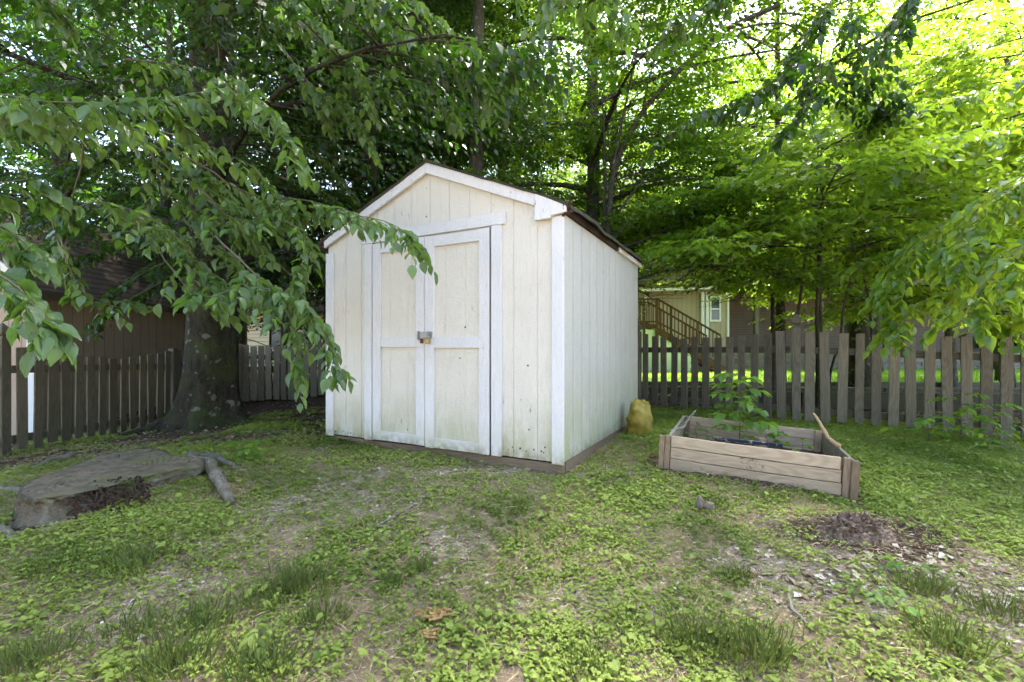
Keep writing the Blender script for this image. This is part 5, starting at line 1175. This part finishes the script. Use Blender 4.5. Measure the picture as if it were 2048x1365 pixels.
# more of the wood: copies of three tall trees, each its own thing
CP = [(t836, -9.5, 16, 1., 1.05, 'background tree far behind the garage, leftmost'), (t760, -3.2, 15.5, 2., 1.3, 'background tree behind the pale house side of the beech'), (t14, 2.6, 17., 3., 1.2, 'background tree seen right of the straight dark trunk'),
      (t836, -6.4, 19, 4., 1.1, 'background tree rising over the pale house roof'), (t760, -12., 12, .6, 1.2, 'background tree left of the garage roof'), (t836, .2, 20, 5.2, 1.15, 'distant tree standing behind the shed ridge'),
      (t14, 14., 17.5, 1.3, 1.3, 'distant tree at the right end of the stone wall'), (t14, 19.5, 23., 2.2, 1.6, 'distant tree right of the house'), (t836, 6.5, 29., 2.9, 1.3, 'distant tree rising over the tan house roof'),
      (t760, -1.4, 11.2, 4.1, 1.0, 'slim tree just behind the back fence left of the shed ridge'), (t836, 13., 31., .4, 1.4, 'distant tree above the right end of the house roof')]
for src, x, y, a, s, lb in CP: copy_tree(src, x, y, a, s, lb, 'trees behind the garden fence')
def shrubs():
    for i, (x, y, s, lb) in enumerate(((-4.6, 11.2, 1., 'leafy bush behind the back fence right of the beech trunk'), (-2.2, 11.6, 1.1, 'leafy bush behind the back fence beside the shed'), (-7.0, 13.2, 1.3, 'leafy bush behind the garage wall'), (0.6, 11.4, 1.2, 'leafy bush hidden behind the shed'), (-1.0, 14., 1.4, 'tall bush further behind the back fence'))):
        make_tree('bush', lb, (x, y), 3.2 * s, .04, 20, .3, 1.7 * s, 90 + i, leafmat='leaf_dark', twigs=26, tlen=.5, leaf=.10, K=8, tm='far', cat='bush', group='bushes behind the back fence')
shrubs()
def woods():
    r = np.random.default_rng(77); N = 85000; a = R(-58) + r.random(N) * R(116); d = 34 + r.random(N) * 16; x = d * np.sin(a); y = d * np.cos(a); h = 7 + 5 * vnoise(x, y, .12, 71)
    z = gz(x, y, False) + r.random(N) * h; cl = vnoise(x * .5 + z * .3, y * .5 - z * .4, 1.0, 72); k = cl > .36; x, y, z = x[k], y[k], z[k]; n = len(x)
    p = np.stack([x, y, z], 1); o = leaf_mesh('far_woods', p, r.random((n, 3)) - .5, r.random((n, 3)) - .5, .45 + .4 * r.random(n), M['leaf_dark'], None, 'far', .35, .2, .1, 9)
    tag(o, 'mass of far woodland foliage closing the view behind the gardens', 'woods', kind='stuff')
woods()

# ---------------------------------------------------------------- small plants
def seedling(px, py, h, nlf, leaf, seed, label, d=None, spread=.16, name='seedling', branches=4, mat='leaf_seed'):
    w = Gp(px, py) if d is None else P(px, py, d)
    if d is not None: w[2] = gzs(w[0], w[1])
    root = thing(name, label, 'plant', tuple(w), 0, None); r = np.random.default_rng(seed); mb = MB(); S = []; D = []; L = []
    q = np.array([(0, 0, -.02), (.01, .0, h * .4), (-.01 + .02 * r.random(), .01, h * .75), (.01, 0, h)]); mb.tube(q, np.linspace(.004, .0015, 4), 5)
    for i in range(branches):
        f = .25 + .75 * i / max(1, branches - 1); a = i * 2.4 + r.random(); b = np.array([.005, 0, h * f]); d_ = np.array([math.cos(a), math.sin(a) * .8, .35]); S.append(b); D.append(d_); L.append(spread * (1.2 - .5 * f) * (.8 + .4 * r.random()))
    S, D, L = np.array(S), norm(np.array(D)), np.array(L)
    for s, d_, l in zip(S, D, L): mb.tube([s, s + d_ * l * .5, s + d_ * l * .95 + [0, 0, -.01]], [.0018, .0014, .001], 3, cap=False)
    mb.build('stem', M['twig'], root, True); p, a, nn = twig_leaves(r, S, D, L, nlf, leaf, .3, .25)
    leaf_mesh('foliage', p, a, nn, leaf * (.6 + .6 * r.random(len(p))), M[mat], root, 'near', .28, .25, .15, seed, uv=True)
seedling(1478, 885, .66, 9, .095, 1, 'leafy sapling growing up inside the raised bed', d=4.0, spread=.25, branches=15, name='sapling')
seedling(1532, 885, .24, 8, .085, 2, 'low leafy seedling at the right inside the raised bed', d=3.95, spread=.18, branches=5)
seedling(1392, 872, .14, 5, .05, 3, 'small seedling in the left back corner of the raised bed', d=4.3, spread=.14)
seedling(1604, 880, .16, 4, .05, 13, 'tiny seedling near the right side inside the raised bed', d=3.7, spread=.08)
seedling(1855, 872, .26, 7, .10, 4, 'broad leaved seedling in front of the right pickets', spread=.32, branches=6, d=4.6)
seedling(1920, 850, .50, 7, .09, 5, 'taller leafy seedling leaning on the right pickets', spread=.3, branches=8, d=4.75)
seedling(1985, 850, .42, 7, .09, 6, 'leafy seedling at the right edge before the pickets', spread=.3, branches=8, d=4.6)
seedling(1975, 905, .15, 5, .06, 7, 'small upright seedling in the ivy near the right edge', spread=.12)
seedling(1655, 1130, .05, 3, .05, 8, 'yellow green three leaved sprout on the bark chips', spread=.05, branches=2, mat='leaf_dog')
seedling(1800, 1150, .06, 5, .045, 9, 'leafy weed on the bark chips in front of the rotted stump', spread=.14, branches=5)
seedling(1740, 1200, .05, 5, .042, 10, 'heart leaved weed on the chips at lower right', spread=.17, branches=6)
seedling(485, 925, .16, 4, .09, 11, 'broad leaved weed beside the stump root', spread=.12, branches=5)
seedling(520, 1290, .05, 4, .05, 12, 'broad leaved weed at the bottom left', spread=.10, branches=5, mat='leaf_low')
seedling(545, 1190, .05, 4, .04, 14, 'broad leaved weed right of the dark grass tuft', spread=.12, branches=5, mat='leaf_low')

# ---------------------------------------------------------------- ground cover
def scatter_cover():
    r = np.random.default_rng(21)
    def pts(N, y0, y1, pw=1.):
        y = y0 + (y1 - y0) * r.random(N) ** pw; x = (r.random(N) * 2 - 1) * (y * 1.2 + .35); return x, y
    def dens(x, y):
        d = .10 + .72 * (.35 + .65 * vnoise(x, y, 1.7, 81)) * (.15 + .75 * vnoise(x, y, 5.5, 82) + .6 * vnoise(x, y, 14., 84) ** 1.5)
        d = d + .55 * np.clip((x - 1.6) * .8, 0, 1) * np.clip((y - 1.9 + .1 * x) / 1., 0, 1) + .35 * gauss(x, y, .55, 1.95, .5, .25)
        d = d * (1 - .85 * np.clip(soil_mask(x, y), 0, 1)) * (1 - .75 * np.clip(chip_mask(x, y) * 1.3, 0, 1))
        d = d * (1 - .8 * np.clip((y - 4.1) * 2, 0, 1) * (x < -1.4)) * (1 - .6 * np.clip((y - 3.5) * 2, 0, 1) * (x < -3.2))
        d = d + .16 * (y > 4.1) * (x < -1.2) * (vnoise(x, y, 2.6, 83) > .52)
        d = d + .7 * gauss(x, y, -2.15, 2.5, .6, .35) + .3 * gauss(x, y, -1.2, 4.25, .9, .22) + .7 * gauss(x, y, 2.9, 4.5, 1.5, .5) + .5 * gauss(x, y, 1.9, 5.2, .4, .4)
        d = d + .22 * (y > 3.8) * (x < -1.2) * (vnoise(x, y, 3.3, 93) > .60)
        ok = ~in_shed(x, y, .02) & ~in_bed(x, y, .03) & ~in_stump(x, y)
        return d * ok
    sun = []
    # sprigs of small leaves
    N = 190000; x, y = pts(N, 1.55, 7.2, .85); k = r.random(N) < dens(x, y) * .95; x, y = x[k], y[k]; n = len(x); m = 5
    sz = .006 + .008 * vnoise(x, y, 4.1, 85) + .014 * r.random(n) ** 3 + .006 * (vnoise(x, y, 1.3, 86) > .62); h = .012 + .03 * vnoise(x, y, 2.7, 87) * r.random(n) + .012 * r.random(n)
    h *= .8; a = r.random((n, m)) * 6.28; rad = r.random((n, m)) * .024
    p = np.stack([x[:, None] + rad * np.cos(a), y[:, None] + rad * np.sin(a), gz(x, y)[:, None] + h[:, None] * (.3 + .9 * r.random((n, m)))], -1).reshape(-1, 3)
    ax = np.stack([np.cos(a), np.sin(a), .15 + .9 * (r.random((n, m)) - .5)], -1).reshape(-1, 3); nn = np.array([0, 0, 1.]) + (r.random((n * m, 3)) - .5) * .8
    s = (sz[:, None] * (.6 + .7 * r.random((n, m)))).reshape(-1)
    o = leaf_mesh('ground_cover', p, ax, nn, s * 1.15, M['leaf_low'], None, 'mid', .40, .2, .25, 5, rnd=np.clip(np.repeat(vnoise(x, y, 1.9, 88), m) * .9 + .35 * r.random(n * m) - .12, 0, 1))
    tag(o, 'carpet of small green weeds and clover over the yard', 'weeds', kind='stuff')
    # ivy / violet heart leaves
    N = 11000; x, y = pts(N, 1.6, 6., .9); dn = dens(x, y) * (.2 + .9 * (vnoise(x, y, 2.1, 89) > .55) * vnoise(x, y, 7., 90) + .5 * (x > 1.6)); k = r.random(N) < dn * .5; x, y = x[k], y[k]; n = len(x)
    a = r.random(n) * 6.28; p = np.stack([x, y, gz(x, y) + .02 + .045 * r.random(n)], 1); ax = np.stack([np.cos(a), np.sin(a), -.15 + .3 * (r.random(n) - .5)], 1); nn = np.array([0, -.1, 1.]) + (r.random((n, 3)) - .5) * .6
    o = leaf_mesh('ivy_leaves', p, ax, nn, .018 + .024 * r.random(n), M['leaf_low'], None, 'heart', .50, .2, .2, 6, rnd=np.clip(r.random(n) * .7, 0, 1)); tag(o, 'scattered heart shaped creeping leaves over the yard', 'creeper', kind='stuff')
    # grass: fine thin blades everywhere and denser tufts
    N = 170000; x, y = pts(N, 1.55, 6.4, .8); g = .62 + .7 * (vnoise(x, y, 1.9, 91) > .55) * vnoise(x, y, 6., 92) + .5 * gauss(x, y, -.2, 3.05, 1.3, .35) + .5 * gauss(x, y, 2.6, 2.2, .8, .35)
    k = (r.random(N) < g * (1 - soil_mask(x, y))) & ~in_shed(x, y, .02) & ~in_bed(x, y, .03) & ~in_stump(x, y); x, y = x[k], y[k]; ln = .014 + .026 * r.random(len(x)); X = [x]; Y = [y]; Ln = [ln]; A = [(r.random((len(x), 2)) - .5) * 1.6]
    tufts = [(262, 1135, 240, .085, .16), (420, 1072, 60, .05, .07), (110, 1135, 150, .07, .15), (600, 1175, 300, .09, .14), (545, 1200, 160, .08, .10), (395, 1135, 120, .05, .09), (785, 1170, 150, .055, .045), (840, 1140, 150, .06, .05), (1475, 1160, 140, .07, .08), (260, 1270, 200, .08, .16),
             (400, 1255, 200, .09, .14), (1390, 1290, 260, .09, .13), (1510, 1310, 260, .10, .13), (1850, 1185, 220, .08, .12), (1900, 1290, 220, .09, .13), (905, 1140, 120, .04, .08), (640, 1240, 160, .08, .1), (60, 1330, 200, .09, .14), (1180, 1330, 150, .07, .12), (1560, 990, 160, .05, .10), (1640, 1005, 120, .05, .09), (1440, 1010, 120, .05, .08), (1100, 1090, 90, .04, .1), (940, 960, 120, .035, .12), (700, 900, 90, .04, .1), (520, 1345, 240, .09, .12), (350, 1340, 240, .10, .14), (1990, 1230, 160, .08, .12), (1260, 1250, 90, .06, .08), (800, 1010, 90, .04, .12)]
    for tx, ty, cnt, hgt, sp in tufts:
        c = Gp(tx, ty); cnt = int(cnt * 1.3); q = r.normal(size=(cnt, 2)) * sp * .5; X.append(c[0] + q[:, 0]); Y.append(c[1] + q[:, 1] * .7); Ln.append(hgt * (.5 + .7 * r.random(cnt))); A.append(q / sp * .9 + (r.random((cnt, 2)) - .5) * .9)
    x = np.concatenate(X); y = np.concatenate(Y); ln = np.concatenate(Ln); A = np.concatenate(A); n = len(x)
    rn_ = np.concatenate([.35 + .65 * r.random(len(X[0])), .30 * r.random(n - len(X[0]))])
    o = leaf_mesh('grass', np.stack([x, y, gz(x, y) - .003], 1), np.concatenate([A, np.ones((n, 1))], 1), np.concatenate([A, .3 * np.ones((n, 1))], 1) + (r.random((n, 3)) - .5), ln, M['grass'], None, 'mid', .028, .45, 0., 7, rnd=rn_); tag(o, 'thin grass blades and tufts through the weeds', 'grass', kind='stuff')
    # dry straw, chips and litter
    N = 90000; x, y = pts(N, 1.55, 6.8, .85); c = chip_mask(x, y); k = (r.random(N) < .16 + .8 * c + .10 * soil_mask(x, y)) & ~in_shed(x, y, .0) & ~in_stump(x, y) & ~in_bed(x, y, .01); x, y = x[k], y[k]; n = len(x); a = r.random(n) * 6.28
    g = G('bark_chip'); rn = g.n('ShaderNodeAttribute', attribute_name='rnd').outputs['Fac']; M['chip'] = g.done(g.prin(g.ramp(rn, [(0, (.14, .08, .05)), (.35, (.27, .19, .13)), (.7, (.42, .33, .25)), (1, (.60, .52, .44))]), .9, None, .15))
    o = leaf_mesh('bark_chips', np.stack([x, y, gz(x, y) + .004 + .006 * r.random(n)], 1), np.stack([np.cos(a), np.sin(a), (r.random(n) - .5) * .5], 1), np.array([0, 0, 1.]) + (r.random((n, 3)) - .5) * .9, (.006 + .022 * r.random(n) ** 3) * (1 + 1.6 * chip_mask(x, y)), M['chip'], None, 'far', .32, .1, .1, 8); tag(o, 'pale bark chips and dry litter on the soil', 'bark chips', kind='stuff')
    N = 90000; x, y = pts(N, 1.55, 5.); k = ~in_shed(x, y, .02) & ~in_stump(x, y) & ~in_bed(x, y, .02) & (r.random(N) < .6); x, y = x[k], y[k]; n = len(x); a = r.random(n) * 6.28
    g = G('dry_straw'); rn = g.n('ShaderNodeAttribute', attribute_name='rnd').outputs['Fac']; M['straw'] = g.done(g.prin(g.ramp(rn, [(0, (.16, .11, .06)), (1, (.50, .40, .24))]), .9, None, .15))
    o = leaf_mesh('dry_grass', np.stack([x, y, gz(x, y) + .008 + .01 * r.random(n)], 1), np.stack([np.cos(a), np.sin(a), (r.random(n) - .4) * .4], 1), np.array([0, 0, 1.]) + (r.random((n, 3)) - .5), .03 + .05 * r.random(n), M['straw'], None, 'mid', .02, .2, .0, 8); tag(o, 'dry straw lying through the weeds', 'dry grass', kind='stuff')
    # leaf litter beyond the fences and under the trees
    N = 16000; x = r.random(N) * 22 - 9; y = 4.3 + r.random(N) * 7.5; k = ~in_shed(x, y, 0) & ~in_bed(x, y, 0) & ((x < -1) | (y > 6.0)) & (r.random(N) < .35 + .65 * (x > 1.5)); x, y = x[k], y[k]; n = len(x); a = r.random(n) * 6.28
    o = leaf_mesh('leaf_litter', np.stack([x, y, gz(x, y) + .008 + .015 * r.random(n)], 1), np.stack([np.cos(a), np.sin(a), (r.random(n) - .5) * .6], 1), np.array([0, 0, 1.]) + (r.random((n, 3)) - .5) * .9, .03 + .05 * r.random(n), M['chip'], None, 'mid', .28, .2, .2, 9, rnd=r.random(n) * .6); tag(o, 'brown leaf litter under the trees and beyond the fences', 'leaf litter', kind='stuff')
scatter_cover()

# ---------------------------------------------------------------- camera, sun, sky
cam = bpy.data.cameras.new('camera'); co = bpy.data.objects.new('camera', cam); COL.objects.link(co)
co.location = (0, 0, CZ); co.rotation_euler = (R(90), 0, 0); cam.sensor_width = 36; cam.lens = 36 * F / 2048; cam.shift_y = (HY - 682.5) / 2048; cam.clip_end = 2000; cam.clip_start = .05
scene.camera = co
ELEV, AZ = 63., 29.
sd = Vector((math.sin(R(AZ)) * math.cos(R(ELEV)), math.cos(R(AZ)) * math.cos(R(ELEV)), math.sin(R(ELEV))))
sl = bpy.data.lights.new('sun', 'SUN'); sl.energy = 5.0; sl.angle = R(3.5); sl.color = (1, .95, .86); so = bpy.data.objects.new('sun', sl); COL.objects.link(so)
so.rotation_euler = (-sd).to_track_quat('-Z', 'Y').to_euler(); so.location = (10, 20, 30)
w = bpy.data.worlds.new('World'); scene.world = w; w.use_nodes = True; nt = w.node_tree; bg = nt.nodes['Background']
sky = nt.nodes.new('ShaderNodeTexSky'); sky.sky_type = 'NISHITA'; sky.sun_disc = False; sky.sun_elevation = R(ELEV); sky.sun_rotation = R(AZ); sky.air_density = 1.; sky.dust_density = 3.; sky.ozone_density = 1.
tint = nt.nodes.new('ShaderNodeMix'); tint.data_type = 'RGBA'; tint.blend_type = 'MULTIPLY'; tint.inputs[0].default_value = 1.; tint.inputs[7].default_value = (1.01, 1., .975, 1)
nt.links.new(sky.outputs[0], tint.inputs[6]); nt.links.new(tint.outputs[2], bg.inputs[0]); bg.inputs[1].default_value = .15
vs = scene.view_settings; scene.display_settings.display_device = 'sRGB'; vs.view_transform = 'Standard'; vs.look = 'None'; vs.exposure = 3.2; vs.gamma = 1.; vs.use_curve_mapping = False
c = scene.cycles; c.max_bounces = 7; c.diffuse_bounces = 3; c.glossy_bounces = 2; c.transmission_bounces = 5; c.transparent_max_bounces = 4; c.sample_clamp_indirect = 6.; c.caustics_reflective = False; c.caustics_refractive = False
c.use_adaptive_sampling = True; c.adaptive_threshold = .012; c.use_denoising = True; c.denoising_prefilter = 'FAST'
try: c.denoiser = 'OPENIMAGEDENOISE'; c.denoising_input_passes = 'RGB_ALBEDO_NORMAL'
except Exception: pass
